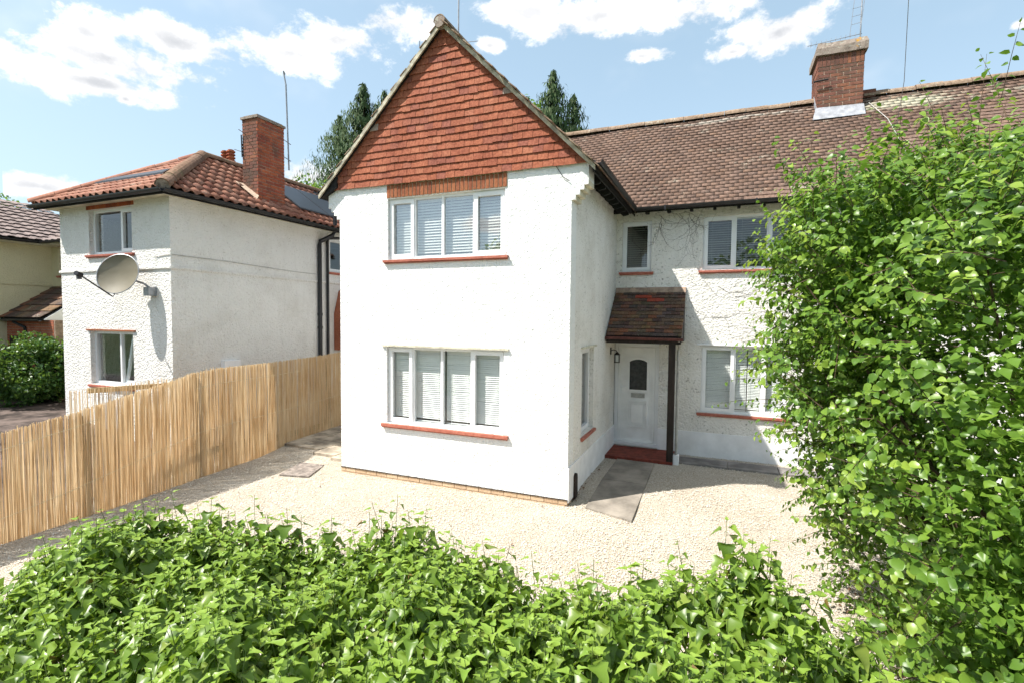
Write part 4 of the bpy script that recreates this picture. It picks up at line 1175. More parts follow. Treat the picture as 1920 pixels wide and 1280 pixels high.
MB().tube([(ax0 - .01, yc0 - .02, 7.12), (ax0 + .01, yc0 - .02, 6.6)], .016, 5).build('stay', 'black', nc)
MB().tube([(-8.65, yc0 - .16, 6.75), (ax0, yc0 - .0, 6.72)], .008, 5).build('stay', 'steel', nc)
# downpipes and side bits
mb = MB(); mb.tube([(NX + .30, 3.60, 5.55), (NX + .30, 3.60, 5.12), (NX + .26, 3.56, 5.02), (NX + .07, 3.3, 4.83), (NX + .06, 3.28, 4.72), (NX + .06, 3.28, 0)], .055, 8); mb.build('soil_pipe', 'black', NH)
mb = MB(); mb.tube([(ex + .06, 4.2, 5.14), (ex, 4.1, 5.02), (NX + .06, 3.62, 4.95), (NX + .055, 3.58, 4.85), (NX + .055, 3.58, 0)], .036, 8); mb.build('downpipe', 'black', NH)
for z_ in (2.5, 2.85): MB().tube([(NX + .06, 3.28, z_), (NX + .06, 3.28, z_ + .07)], .068, 8).build('pipe_collar', 'black', NH)
mb = MB(); mb.prism([(NX + .01, 3.86, 1.9), (NX + .01, 5.2, 1.9), (NX + .01, 5.2, 4.0), (NX + .01, 4.05, 3.55), (NX + .01, 3.86, 2.9)], (.5, 0, 0)); mb.build('red_brick_stack', 'pbrick', NH)
mb = MB(); mb.tube([(NX + .012, NY + .02, 4.02), (NX + .012, .6, 4.01), (NX + .012, 1.5, 3.98), (NX + .012, 2.5, 3.95), (NX + .012, 3.2, 3.95)], .007, 4)
mb.tube([(NX - .42, NY - .012, 3.72), (NX - .42, NY - .012, 3.99), (NX - .2, NY - .012, 4.01), (NX + .012, NY - .012, 4.02)], .007, 4); tag(mb.build('wall_cable', 'palepipe'), 'thin grey cable tacked along the white neighbour wall above the string band', 'cable')
mb = MB(); mb.box(NX, NX + .12, .40, .80, 1.4, 1.86); tag(mb.build('meter_box', 'plinth'), 'plain white meter box on the neighbour side wall above the reed fence', 'meter box')

# satellite dish
sd = thing('satellite_dish', (-8.6, NY, 3.2), 'round beige mesh satellite dish on the white neighbour wall', 'satellite dish')
dc = Vector((-8.86, NY - .42, 3.63)); dn = Vector((.42, -1, .30)).normalized()
dx_ = dn.cross(Vector((0, 0, 1))).normalized(); dy_ = dx_.cross(dn).normalized()
v = []; f = []; nr_, ns_ = 6, 28
for i in range(nr_ + 1):
    rr = .405 * i / nr_
    for j in range(ns_):
        t = 2 * math.pi * j / ns_; p = dc + dx_ * (rr * math.cos(t)) + dy_ * (rr * math.sin(t)) - dn * (.09 * (1 - (rr / .405) ** 2)); v.append(tuple(p))
for i in range(nr_):
    for j in range(ns_): f.append((i * ns_ + j, i * ns_ + (j + 1) % ns_, (i + 1) * ns_ + (j + 1) % ns_, (i + 1) * ns_ + j))
k = len(v); v += [tuple(Vector(p) - dn * .008) for p in v]; f += [tuple(a + k for a in q[::-1]) for q in f]
MB().add(v, f).build('dish', 'dish', sd, smooth=True)
mb = MB(); mb.tube([tuple(dc + dx_ * (.405 * math.cos(t)) + dy_ * (.405 * math.sin(t))) for t in np.linspace(0, 2 * math.pi, 33)], .010, 5); mb.build('rim', 'steel', sd)
b0 = dc - dy_ * .40 - dn * .02; lnb = dc + dn * .50 - dy_ * .20 + dx_ * .30
mb = MB(); mb.tube([tuple(b0), tuple(b0 - dy_ * .07 + dn * .03), tuple(b0 - dy_ * .06 + dn * .1), tuple(lnb)], .014, 6); mb.build('feed_arm', 'black', sd)
mb = MB(); mb.tube([tuple(lnb - dn * .05), tuple(lnb + dn * .07)], .045, 8); mb.box(lnb.x - .03, lnb.x + .03, lnb.y - .03, lnb.y + .03, lnb.z - .09, lnb.z); mb.build('receiver', 'black', sd)
mb = MB(); mb.tube([tuple(dc - dn * .1), tuple(dc - dn * .2), (-8.55, NY - .12, 3.45), (-8.53, NY, 3.35)], .022, 6); mb.build('mount_arm', 'steel', sd)
mb = MB(); mb.box(-8.52, -8.36, NY - .16, NY, 3.21, 3.38); mb.build('wall_bracket', 'steel', sd)

# solar panels on the roof slope behind the chimney and on the front hip
def solar(label, pts, th=.035):
    t = thing('solar_panel', pts[0], label, 'solar panel', 'solar panels on the pantiled roof')
    mb = MB(); mb.prism(pts, (0, 0, -th)); mb.build('panel_frame', 'solarframe', t)
    c = sum((Vector(p) for p in pts), Vector()) / 4
    mb = MB(); mb.prism([tuple(c + (Vector(p) - c) * .96 + Vector((0, 0, .004))) for p in pts], (0, 0, -.003)); mb.build('solar_cells', 'solar', t)
def onR(x, y, h=.14): return (x, y, EZ + (ex - x) * sp + h)
solar('black solar panel on the orange roof right beside the brick chimney', [onR(-8.0, 2.75), onR(-8.0, 3.75), onR(-9.2, 3.75), onR(-9.2, 2.75)])
solar('black solar panel nearest the white gable on the orange roof', [onR(-8.0, 3.78), onR(-8.0, 4.78), onR(-9.2, 4.78), onR(-9.2, 3.78)])
def onF(x, y, h=.12): return (x, y, EZ + (y - ey) * spf + h)
solar('edge-on black solar panel along the front slope of the orange hip roof', [onF(-11.1, ey + .75), onF(-8.75, ey + .75), onF(-8.9, ey + 1.0), onF(-10.95, ey + 1.0)])
sm = thing('aerial_mast', (-8.2, 2.55, 6.0), 'tall thin aerial mast strapped to the neighbour brick chimney', 'aerial')
MB().tube([(-8.23, 2.62, 6.55), (-8.30, 2.62, 8.7), (-8.37, 2.62, 9.0)], .020, 6).build('mast', 'steel', sm)
for z_ in (6.78, 7.2): MB().tube([(-8.1, 2.3, z_ + .02), (-8.2, 2.66, z_)], .010, 5).build('stay', 'steel', sm)
MB().tube([(-8.30, 2.55, 9.0), (-8.42, 2.70, 9.02)], .02, 5).build('mast_head', 'steel', sm)

# ------------------------------------------------------------------ cream house farther left
YH = thing('cream_house', (-18, 3, 0), 'cream rendered house with brown roof and brick porch at the far left', 'house')
YX, YY = -17., 1.72
YS, YF = face_map('s', YX), face_map('f', YY)
w = MB(); wall_holes(w, YS, -2.5, YY + .28, -.1, 4.98, [], .28); w.build('side_wall', 'cream', YH)
yw = (-16.62, -15.6, 4.0, 4.85)
w = MB(); wall_holes(w, YF, YX, -12.2, -.1, 4.98, [yw], .28); w.build('front_wall', 'cream', YH)
window(YH, YF, *yw, [(yw[0], -16.1, 1), (-16.1, yw[1], 0)], sill=1)
MB().box(yw[0] - .05, yw[1] + .05, YY - .004, YY + .04, yw[3] + .002, 4.98).build('lintel', 'pbrick', YH)
mb = MB(); mb.box(YX, YX + .03, -2.5, YY, 3.68, 3.71); mb.build('string_band', 'cream', YH)
mb = MB(); mb.box(YX + .4, -12.3, YY + .4, YY + .5, 0, 4.9); mb.build('room_shell', 'interior', YH)
yr = empty('tiled_roof', (-18.5, 0, 5), YH)
ysl = .48
mb = MB(); mb.prism([(YX + .35, -2.9, 4.98), (YX - 2.4, -2.9, 4.98 + 2.75 * ysl), (YX - 5.2, -2.9, 4.98), (YX - 5.2, -2.9, 4.9), (YX + .35, -2.9, 4.9)], (0, 6.0, 0)); mb.build('roof_deck', 'rafter', yr)
V = Vector((-1, 0, ysl)).normalized(); N = Vector((ysl, 0, 1)).normalized()
def wave(w, L, t=.02, n=6):
    v = []
    prof = [(i / n * w, .016 * (1 if 1 <= i <= 3 else -.3)) for i in range(n + 1)]
    for y, lift in ((0, .045), (L, 0.)):
        for dz in (t, 0.): v += [(a, y, b + lift + dz) for a, b in prof]
    m = n + 1; f = []
    for i in range(n): f += [(i, i + 1, 2 * m + i + 1, 2 * m + i), (m + i + 1, m + i, 3 * m + i, 3 * m + i + 1), (i + 1, i, m + i, m + i + 1)]
    return v, f
ms = straight((YX + .42, -1.6, 4.98 - .02), (0, 1, 0), V, N, 4.6, 3.3, .30, .30, lambda u, v: True)
pieces('roof_tile', wave(.31, .36), ms, 'ntile', yr)
V = Vector((0, 1, .62)).normalized(); N = Vector((0, -.62, 1)).normalized()
ms = straight((YX + .3, YY - .4, 4.94), (1, 0, 0), V, N, 4.2, 3.0, .30, .30, lambda u, v: u > v * .83 - .1)
pieces('roof_tile', wave(.31, .36), ms, 'ntile', yr, 120)
mb = MB(); mb.half_gutter((YX + .45, -2.9, 4.96), (YX + .45, YY - .5, 4.96), .07, (1, 0, 0)); mb.half_gutter((YX + .4, YY - .47, 4.96), (-12.2, YY - .47, 4.96), .07, (0, 1, 0)); mb.build('gutter', 'black', YH)
MB().box(YX, YX + .36, -2.9, YY, 4.87, 4.95).build('soffit', 'soffit', YH)
MB().box(YX + .36, -12.2, YY - .4, YY, 4.87, 4.95).build('soffit', 'soffit', YH)
# brick porch with lean-to roof
yp = empty('brick_porch', (-16, 1, 0), YH)
px1 = -15.55
MB().box(YX + .002, -14.6, .62, .8, -.05, 2.66).build('porch_wall', 'mortar_dark', yp)
ms = bricks((YX + .002, .618, 1.2), (1, 0, 0), (0, 0, 1), (0, -1, 0), 2.35, 1.46, .006, .235, .075, .012)
pieces('brick', BOX, ms, 'pbrick', yp)
MB().box(YX + .15, YX + .62, .60, .615, .0, 2.2).build('porch_door', 'darkwood', yp)
ymp = face_map('f', .62); ymb = MB()
for q in ((-15.5, -15.44, 1.0, 2.1), (-14.75, -14.69, 1.0, 2.1), (-15.44, -14.75, 1.0, 1.06), (-15.44, -14.75, 2.04, 2.1)): mbox(ymb, ymp, q[0], q[1], -.03, .0, q[2], q[3])
ymb.build('window_frame', 'upvc', yp); mbox(MB(), ymp, -15.44, -14.75, -.015, -.005, 1.06, 2.04).build('pane', 'solar', yp)
sl_ = (3.62 - 2.72) / (YY - .48)
mb = MB(); mb.prism([(YX, .48, 2.70), (YX, YY, 3.60), (YX, YY, 3.54), (YX, .48, 2.64)], (2.1, 0, 0)); mb.build('roof_deck', 'rafter', yp)
V = Vector((0, 1, sl_)).normalized(); N = Vector((0, -sl_, 1)).normalized()
ms = straight((YX, .45, 2.70), (1, 0, 0), V, N, 2.12, 1.5, .30, .30, lambda u, v: True)
pieces('porch_tile', tile_base(.298, .34, .02, .03), ms, 'porch', yp)
mb = MB(); mb.prism([(YX + 2.12, .5, 2.66), (YX + 2.12, YY, 2.66), (YX + 2.12, YY, 3.55), (YX + 2.12, .5, 2.68)], (.03, 0, 0)); mb.build('cheek_board', 'upvc', yp)
mb = MB(); mb.half_gutter((YX, .43, 2.68), (YX + 2.1, .43, 2.68), .06, (0, 1, 0)); mb.tube([(YX + .75, .43, 2.62), (YX + .8, .5, 2.55), (YX + 1.0, .58, 2.45), (YX + 1.03, .58, 2.3), (YX + 1.03, .58, .2)], .04, 6); mb.build('gutter', 'black', yp)

# grey boarded fence far left
gf = thing('board_fence', (-15, -1, 0), 'weathered grey board fence beside the leafy bush at the far left', 'fence')
for i in range(16):
    MB().box(-18.5 + i * .152, -18.5 + i * .152 + .145, .30 + random.uniform(-.005, .005), .322, .3, 1.86 + random.uniform(-.01, .01)).build('board', 'greyboard', gf)
MB().box(-18.5, -16.05, .27, .30, 1.78, 1.92).build('capping_rail', 'greyboard', gf)
MB().box(-18.5, -16.05, .325, .36, .4, .5).build('rail', 'greyboard', gf)

# ------------------------------------------------------------------ reed fence
FY = np.array([-5.4, -4.04, -3.31, -2.38, -1.14, .25, 2.69, 3.4]); FX = np.array([-5.99, -6.06, -6.09, -6.16, -6.30, -6.45, -6.70, -6.77])
HY = np.array([-5.4, -4.0, -3.27, -2.34, -1.74, -1.43, -.9, .28, 1.75, 2.7, 3.4]); HZ = np.array([1.20, 1.373, 1.486, 1.668, 1.771, 1.844, 1.886, 1.883, 1.909, 1.947, 1.95])
fx = lambda y: float(np.interp(y, FY, FX)); fh = lambda y: float(np.interp(y, HY, HZ))
rf = thing('reed_fence', (-6.3, -1, 0), 'long tan reed screen fence along the gravel drive', 'fence')


def reed_base(n=5):
    """split reed: a thin half-round stalk, slightly bowed"""
    v = []; f = []
    prof = [(0, 1.0), (.33, .96), (.66, .93), (1, .82)]
    for z_, r_ in prof: v += [(math.sin(math.pi * j / (n - 1)) * r_ * .8 + .6 * math.sin(z_ * 3.1), math.cos(math.pi * j / (n - 1)) * r_ * 1.25, z_) for j in range(n)]
    for i in range(3):
        for j in range(n - 1): f.append((i * n + j, i * n + j + 1, (i + 1) * n + j + 1, (i + 1) * n + j))
    return v, f


RB = reed_base()
ms = []; y = -5.3; i = 0
while y < 3.35:
    r_ = random.uniform(.0032, .0056)
    sect = int((y + 5.4) / 1.9)
    lay = .012 * (sect % 2)
    h = fh(y) + random.gauss(0, .008) + (.03 if random.random() < .03 else 0)
    zb = float(gz(0, y)) - .01
    ln_ = Vector((random.gauss(0, .006), random.gauss(.008 * math.sin(y * 1.7), .007), 1))
    Z = ln_ * (h - zb)
    a = random.gauss(0, .35)
    ms.append(frameM((fx(y) + lay + random.gauss(0, .004), y, zb), (r_ * math.cos(a), r_ * math.sin(a), 0), (-r_ * math.sin(a), r_ * math.cos(a), 0), Z))
    y += r_ * 1.75
y = -5.3
while y < 3.35:
    r_ = random.uniform(.004, .0065); h = fh(y) - random.uniform(.0, .02); zb = -.02
    gap = math.sin(y * 3.7) + math.sin(y * 9.1 + 1)
    ln_ = Vector((random.gauss(0, .008), random.gauss(0, .02), 1)); a = random.gauss(0, .5)
    ms.append(frameM((fx(y) - .016 + random.gauss(0, .004), y, zb), (r_ * math.cos(a), r_ * math.sin(a), 0), (-r_ * math.sin(a), r_ * math.cos(a), 0), ln_ * (h - zb)))
    y += r_ * random.uniform(2.2, 5.5)
pieces('reed', RB, ms, 'reed', rf, 300, 'reeds', thin=4)
for (ya, yb, dz) in ((-5.2, -2.9, .20), (-1.35, 1.3, .27), (-5.2, 3.2, 1.05)):
    MB().tube([(fx(q) + .022, q, fh(q) - dz) for q in np.linspace(ya, yb, 14)], .0045, 5).build('tie_wire', 'wire', rf)
for q in (-4.9, -3.1, -1.3, .5, 2.3): MB().box(fx(q) - .11, fx(q) - .04, q - .035, q + .035, -.05, fh(q) - .1).build('fence_post', 'greyboard', rf)
MB().box(-6.9, -6.72, -2.86, -2.80, -.02, .02)

r2 = thing('reed_screen', (-6.95, -1.8, 0), 'short sparse reed screen behind the fence below the neighbour window', 'fence')
ms = []; y = -2.86
while y < -.75:
    r_ = random.uniform(.0045, .0065); h = 1.71 + .02 * math.sin(y * 3) + random.gauss(0, .012); a = random.gauss(0, .4)
    ms.append(frameM((-6.86 + .06 * (y + 2), y, 0), (r_ * math.cos(a), r_ * math.sin(a), 0), (-r_ * math.sin(a), r_ * math.cos(a), 0), Vector((random.gauss(0, .01), random.gauss(0, .012), 1)) * h)); y += random.uniform(.012, .03)
pieces('reed', RB, ms, 'reed', r2, 300)
mb = MB(); mb.prism([(-6.94, -2.6, 1.62), (-6.94, -1.3, 1.56), (-6.94, -1.3, 1.64), (-6.94, -2.6, 1.70)], (-.03, 0, 0)); mb.build('rail', 'rail', r2)

# ------------------------------------------------------------------ planting
def unit(a): return a / np.maximum(np.linalg.norm(a, axis=-1, keepdims=True), 1e-9)


def leaf_frames(P, T, N, S, W=None):
    """matrices for leaves: X across, Y along to the tip, Z face"""
    T = unit(T); X = unit(np.cross(T, N)); Z = np.cross(X, T)
    W = S if W is None else W
    A = np.zeros((len(P), 4, 4)); A[:, :3, 0] = X * W[:, None]; A[:, :3, 1] = T * S[:, None]; A[:, :3, 2] = Z * S[:, None]; A[:, :3, 3] = P; A[:, 3, 3] = 1
    return A


def outline_leaf(pts, fold=.18, droop=.15):
    """pts: right-hand outline (x, y) from base to tip; returns verts and quads/tris as triangles"""
    v = []; f = []
    mid = [(0, p[1], -droop * p[1] ** 2) for p in pts]
    rt = [(p[0], p[1] if len(p) < 3 else p[2], fold * p[0] - droop * p[1] ** 2) for p in pts]
    lf = [(-a, b, c) for a, b, c in rt]
    v = mid + rt + lf; n = len(pts)
    for i in range(n - 1):
        f += [(i, n + i, n + i + 1), (i, n + i + 1, i + 1), (i, 2 * n + i + 1, 2 * n + i), (i, i + 1, 2 * n + i + 1)]
    return v, f


IVY = outline_leaf([(.02, .0), (.38, -.04), (.50, .16), (.27, .42), (.20, .68), (0.0, 1.0)], .34, .30)
OVAL = outline_leaf([(.0, .0), (.25, .13), (.34, .38), (.24, .70), (0.0, 1.0)], .28, .28)
PLAIN = outline_leaf([(.0, .0), (.30, .25), (.27, .62), (0.0, 1.0)], .28, .25)
IVYLOW = outline_leaf([(.02, .0), (.50, .06), (.24, .5), (0.0, 1.0)], .34, .30)
SPRAY = outline_leaf([(.03, .0), (.15, .45), (0.0, 1.0)], .2, .5)
TUFT = outline_leaf([(.0, .0), (.38, .4), (0.0, 1.0)], .25, .2)


def rdir(n, up=0.):
    d = rng.normal(size=(n, 3)); d[:, 2] += up; return unit(d)


def vnoise(x, y, s=1., seed=0):
    return np.sin(x * 1.9 * s + seed) * np.cos(y * 2.3 * s + seed * 1.7) * .5 + np.sin(x * 4.1 * s + y * 3.3 * s + seed * 2.1) * .3 + np.sin(x * 7.7 * s - y * 6.1 * s + seed) * .2


# ivy hedge across the front ---------------------------------------------------
hg = thing('ivy_hedge', (.8, -5.6, 0), 'broad glossy ivy hedge across the foreground', 'hedge')
FARX = np.array([-1.75, -1.5, -1.1, -.5, 0., .5, .9, 1.3, 1.6, 2.0, 2.4, 2.8, 3.4]); FARY = np.array([-5.72, -5.40, -5.02, -4.90, -4.86, -4.78, -4.84, -4.92, -4.90, -4.50, -4.70, -4.90, -5.0])
NEARX = np.array([-1.75, -1.4, -.9, -.4, 0.1, .6, 1.5, 3.4]); NEARY = np.array([-5.8, -5.96, -6.08, -6.16, -6.24, -6.34, -6.42, -6.45])
def htop(x, y):
    fy, ny = np.interp(x, FARX, FARY), np.interp(x, NEARX, NEARY)
    e = np.minimum(fy - y, y - ny)
    endl = np.clip((x + 1.75) / .5, 0, 1)
    return 1.50 + .12 * vnoise(x, y, 1.4, 1.) + .09 * vnoise(x, y, 3.1, 4.) + .10 * sstep(x, -.1, .4) - .30 * sstep(x, 2.35, 3.0) - .20 * (1 - np.clip(e / .22, 0, 1)) ** 2 - .35 * (1 - endl) ** 2 + .05 * sstep(x, 1.7, 2.3) - .05 * sstep(x, .9, 1.4) * (1 - sstep(x, 1.5, 1.9))
n = 11000
hx = rng.uniform(-1.75, 3.3, n); t = rng.uniform(0, 1, n)
fy, ny = np.interp(hx, FARX, FARY), np.interp(hx, NEARX, NEARY); hy = ny + (fy - ny) * t
hz_ = htop(hx, hy) - .06 - rng.gamma(1.5, .07, n)
m = 6500
sx = rng.uniform(-1.75, 3.3, m); side = rng.random(m) < .6
sy_ = np.where(side, np.interp(sx, NEARX, NEARY), np.interp(sx, FARX, FARY)) + rng.normal(0, .05, m); sz = rng.uniform(.2, 1.4, m)
P = np.concatenate([np.stack([hx, hy, hz_], 1), np.stack([sx, sy_, sz], 1)])
N_ = unit(np.concatenate([np.stack([rng.normal(0, .6, n), rng.normal(-.35, .6, n), np.ones(n)], 1), np.stack([rng.normal(0, .4, m), np.where(side, -1, 1) + rng.normal(0, .3, m), rng.uniform(.2, .9, m)], 1)]))
T = np.concatenate([np.stack([rng.normal(0, 1, n), rng.normal(-.35, 1, n), rng.normal(-.6, .5, n)], 1), np.stack([rng.normal(0, .6, m), rng.normal(0, .4, m), -np.ones(m)], 1)])
Sz = np.concatenate([rng.uniform(.045, .075, n), rng.uniform(.045, .075, m)])
A = leaf_frames(P, T, N_, Sz, Sz * rng.uniform(.8, 1.1, len(Sz)))
pieces('leaf', IVYLOW, A, 'ivy', hg, 30, 'inner_leaves', thin=22, smooth=True)
# upright shoots: a pale star of young leaves on top, larger leaves drooping below it
st = MB(); LP, LT, LN, LS = [], [], [], []; TP, TT, TN, TS = [], [], [], []
px_shoots = [(-1.35, -5.3, .16), (-1.12, -5.08, .34), (-.62, -4.98, .30), (-.78, -4.98, .2), (-.2, -4.9, .15), (.18, -4.86, .28), (.34, -4.85, .26), (.62, -4.78, .27), (.76, -4.8, .22), (1.05, -4.86, .2), (1.18, -4.92, .22), (1.5, -4.92, .12), (1.76, -4.75, .25), (1.98, -4.6, .30), (2.12, -4.52, .42), (2.2, -4.6, .33), (2.38, -4.7, .26), (2.62, -4.85, .18), (2.86, -4.92, .2), (2.3, -5.1, .2)]
for i in range(110):
    x = random.uniform(-1.2, 3.1); px_shoots.append((x, float(np.interp(x, FARX, FARY)) + random.uniform(-.12, .03), random.choice([.1, .12, .15, .18, .22, .26])))
tries = 0
while len(px_shoots) < 1250 and tries < 30000:
    tries += 1
    x = random.uniform(-1.68, 3.25); fy_, ny_ = float(np.interp(x, FARX, FARY)), float(np.interp(x, NEARX, NEARY)); y = random.uniform(ny_ - .02, fy_ + .02)
    if all((x - q[0]) ** 2 + (y - q[1]) ** 2 > .042 ** 2 for q in px_shoots[-400:]): px_shoots.append((x, y, random.choice([.02, .03, .04, .05, .06, .08, .11])))
for (x, y, h) in px_shoots:
    z0_ = float(htop(np.array(x), np.array(y))) - .14
    lean = Vector((random.gauss(0, .16), random.gauss(-.05, .16), 1)).normalized()
    base_ = Vector((x, y, z0_)); h += .14
    st.tube([tuple(base_), tuple(base_ + lean * h * .5), tuple(base_ + lean * h)], [.0028, .0022, .0014], 3)
    k = int(h / .017) if h < .26 else int(h / .027); big = random.uniform(.75, 1.2)
    for j in range(k):
        q = (j + .6) / k; dtop = h * (1 - q); p = base_ + lean * h * q; a = j * 2.4 + random.uniform(-.4, .4)
        s_ = (.030 + .044 * min(1, dtop / .10)) * big * random.choice((.7, .85, 1, 1, 1.1, 1.3)) * random.uniform(.92, 1.08)
        drop = .75 - 1.55 * min(1, dtop / .10) + random.gauss(0, .22)
        o = Vector((math.cos(a), math.sin(a), 0)); tt = o + Vector((0, 0, drop)); nn = Vector((0, 0, 1)) * .9 - o * drop * .8
        p2 = p + o * (.010 + .022 * min(1, dtop / .1))
        yng = dtop < .058
        (TP if yng else LP).append(tuple(p2)); (TT if yng else LT).append(tuple(tt)); (TN if yng else LN).append(tuple(nn)); (TS if yng else LS).append(s_)
ar = lambda q: np.array(q, float)
st.build('shoot_stems', 'greenstem', hg, kind='stuff')
A = leaf_frames(ar(LP), ar(LT), ar(LN), ar(LS), ar(LS) * rng.uniform(.75, 1.05, len(LS))); pieces('leaf', IVY, A, 'ivy', hg, 210, 'shoot_leaves', thin=22, smooth=True)
A = leaf_frames(ar(TP), ar(TT), ar(TN), ar(TS), ar(TS) * rng.uniform(.6, .9, len(TS))); pieces('leaf', IVY, A, 'ivytip', hg, 60, 'tip_leaves', thin=22, smooth=True)
kd = 160; ix = rng.integers(0, len(LP), kd); dead = leaf_frames(ar(LP)[ix] + rng.normal(0, .01, (kd, 3)), ar(LT)[ix] + np.array([0, 0, -.5]), ar(LN)[ix] + rng.normal(0, .3, (kd, 3)), rng.uniform(.03, .06, kd))
pieces('dead_leaf', IVYLOW, dead, 'brownleaf', hg, 0, 'dead_leaves', smooth=True)
# woody inside of the hedge
st = MB()
for i in range(150):
    x = random.uniform(-1.5, 3.2); fy_, ny_ = float(np.interp(x, FARX, FARY)), float(np.interp(x, NEARX, NEARY)); y = random.uniform(ny_ + .2, fy_ - .2)
    zt = float(htop(np.array(x), np.array(y))) - .12
    st.tube([(x + random.gauss(0, .1), (fy_ + ny_) / 2 + random.gauss(0, .1), -.05), (x + random.gauss(0, .08), (y + (fy_ + ny_) / 2) / 2, zt * .55), (x, y, zt)], [.011, .008, .004], 5)
st.build('branches', 'twig', hg, kind='stuff')

# big shrub on the right -------------------------------------------------------
sh = thing('leafy_shrub', (4.4, -2.3, 0), 'tall bushy green shrub filling the right side in front of the house', 'shrub')
LOBES = [((4.25, -1.9, 3.62), (1.15, 1.2, .78)), ((3.12, -2.0, 3.5), (.62, .9, .75)), ((3.2, -1.9, 2.6), (.6, .8, .8)), ((4.35, -1.9, 2.65), (1.75, 2.0, 1.5)), ((3.55, -2.2, 3.05), (1.05, 1.3, .95)), ((4.0, -3.3, 2.2), (1.05, 1.35, 1.5)), ((4.7, -1.2, 3.5), (1.4, 1.4, .95)),
         ((3.95, -1.9, 1.2), (.95, 1.5, 1.25)), ((3.6, -4.2, 1.85), (.62, .75, 1.1)), ((4.4, -4.0, 1.2), (1.1, 1.0, 1.1)), ((5.6, -2.2, 2.4), (1.3, 2.0, 1.6)), ((4.0, -2.6, .6), (.75, 1.0, .65)), ((4.6, -3.6, .75), (1.2, 1.2, .85)), ((3.55, -4.1, .9), (.45, .6, .8)), ((3.5, -1.8, 1.95), (.7, 1.0, .9))]
twP, twD = [], []
for (c, rad) in LOBES:
    c, rad = np.array(c), np.array(rad); area = (rad[0] * rad[1] + rad[1] * rad[2] + rad[0] * rad[2]); k = int(180 * area)
    d = rdir(k); rr = rng.uniform(.55, 1.03, k) ** .55
    bumpy = 1 + .12 * np.sin(d[:, 0] * 7 + c[0] * 3) * np.sin(d[:, 1] * 6 + c[1]) + .10 * np.sin(d[:, 2] * 8 + c[2])
    p = c + d * rad * (rr * bumpy)[:, None]
    inside = np.zeros(k, bool)
    for (c2, r2_) in LOBES:
        if c2 == tuple(c): continue
        inside |= (((p - np.array(c2)) / np.array(r2_)) ** 2).sum(1) < .62
    p, d = p[~inside], d[~inside]
    twP.append(p); twD.append(d)
twP, twD = np.concatenate(twP), np.concatenate(twD)
ok = twP[:, 2] > .12
ok &= ~((twP[:, 2] < .8) & (twP[:, 0] < 3.25 + .1 * (0.8 - twP[:, 2])))
dcam = np.linalg.norm(twP - np.array(CAM), axis=1); ok &= dcam > 2.35
# hollows between the boughs, open to the shaded inside
for (px_, py_, dd, rr_) in ((1840, 640, 3.3, .42), (1900, 760, 3.0, .42), (1760, 930, 3.3, .36), (1880, 1080, 2.9, .46), (1640, 700, 4.4, .30), (1700, 420, 4.6, .30), (1800, 1230, 2.9, .4), (1560, 560, 5.0, .25)):
    d_ = FWD + RGT * (px_ - 960) / FPX - UPV * (py_ - 640) / FPX; h_ = np.array(CAM + d_.normalized() * dd)
    ok &= (((twP - h_) / np.array([rr_ * 1.3, rr_ * 1.3, rr_ * .75])) ** 2).sum(1) > rng.uniform(.7, 1.1, len(twP))
twP, twD = twP[ok], twD[ok]
nt_ = len(twP)
twD = unit(twD * .8 + rng.normal(0, .55, (nt_, 3)) + np.array([0, 0, .35]))
twL = rng.uniform(.16, .44, nt_)
# long wands poking out of the top and left outline
wands = []
for (x, y, z_, dx, dy, dz, L) in [(2.75, -2.0, 4.0, -.15, 0, 1, .55), (3.25, -1.9, 4.15, .1, 0, 1, .5), (3.75, -1.8, 4.3, .05, 0, 1, .6), (4.25, -1.5, 4.5, .1, 0, 1, .75), (4.7, -1.3, 4.6, .1, 0, 1, .6), (5.1, -1.2, 4.5, .1, 0, 1, .7), (2.7, -2.1, 3.0, -1, 0, .15, .4), (2.62, -2.0, 2.55, -1, 0, -.1, .35), (2.8, -1.8, 1.9, -1, .1, -.1, .35), (2.95, -1.7, 1.35, -1, 0, -.25, .3), (2.62, -2.0, 3.45, -.8, 0, .6, .35), (2.9, -2.0, 3.8, -.5, 0, .9, .4), (3.0, -1.6, 1.0, -.8, 0, -.4, .35), (3.1, -2.2, .75, -.8, 0, -.4, .3), (2.55, -1.6, 2.2, -1, 0, .05, .5), (3.5, -2.1, 4.25, 0, 0, 1, .4), (4.0, -2.2, 4.35, .1, 0, 1, .45), (4.5, -2.1, 4.4, .2, 0, 1, .4)]:
    for q in range(3): wands.append((x + random.gauss(0, .08), y + random.gauss(0, .3), z_ + random.gauss(0, .08), dx + random.gauss(0, .15), dy + random.gauss(0, .2), dz + random.gauss(0, .1), L * random.uniform(.7, 1.1)))
wands = np.array(wands)
twP = np.concatenate([twP, wands[:, :3]]); twD = np.concatenate([twD, unit(wands[:, 3:6])]); twL = np.concatenate([twL, wands[:, 6]]); nt_ = len(twP)
PER_T = 11
q = np.tile(np.linspace(.08, 1, PER_T), (nt_, 1)) + rng.normal(0, .03, (nt_, PER_T))
P = twP[:, None] + twD[:, None] * (q * twL[:, None])[..., None]; P[..., 2] -= .10 * q ** 2 * twL[:, None]
side = unit(np.cross(twD, np.array([.13, .2, .97])))
sg = np.where(np.arange(PER_T) % 2, 1., -1.)
T = twD[:, None] * .55 + side[:, None] * (sg[None, :, None] * .9) + rng.normal(0, .28, P.shape); T[..., 2] -= .65
outw = unit(twP - np.array([4.4, -2.2, 2.2])); Nn = np.array([-.15, -.15, .55]) + rng.normal(0, .38, P.shape) + outw[:, None] * .85
P = P + T * .012
Sz = rng.uniform(.048, .076, (nt_, PER_T)) * np.where(q > .85, .72, 1)
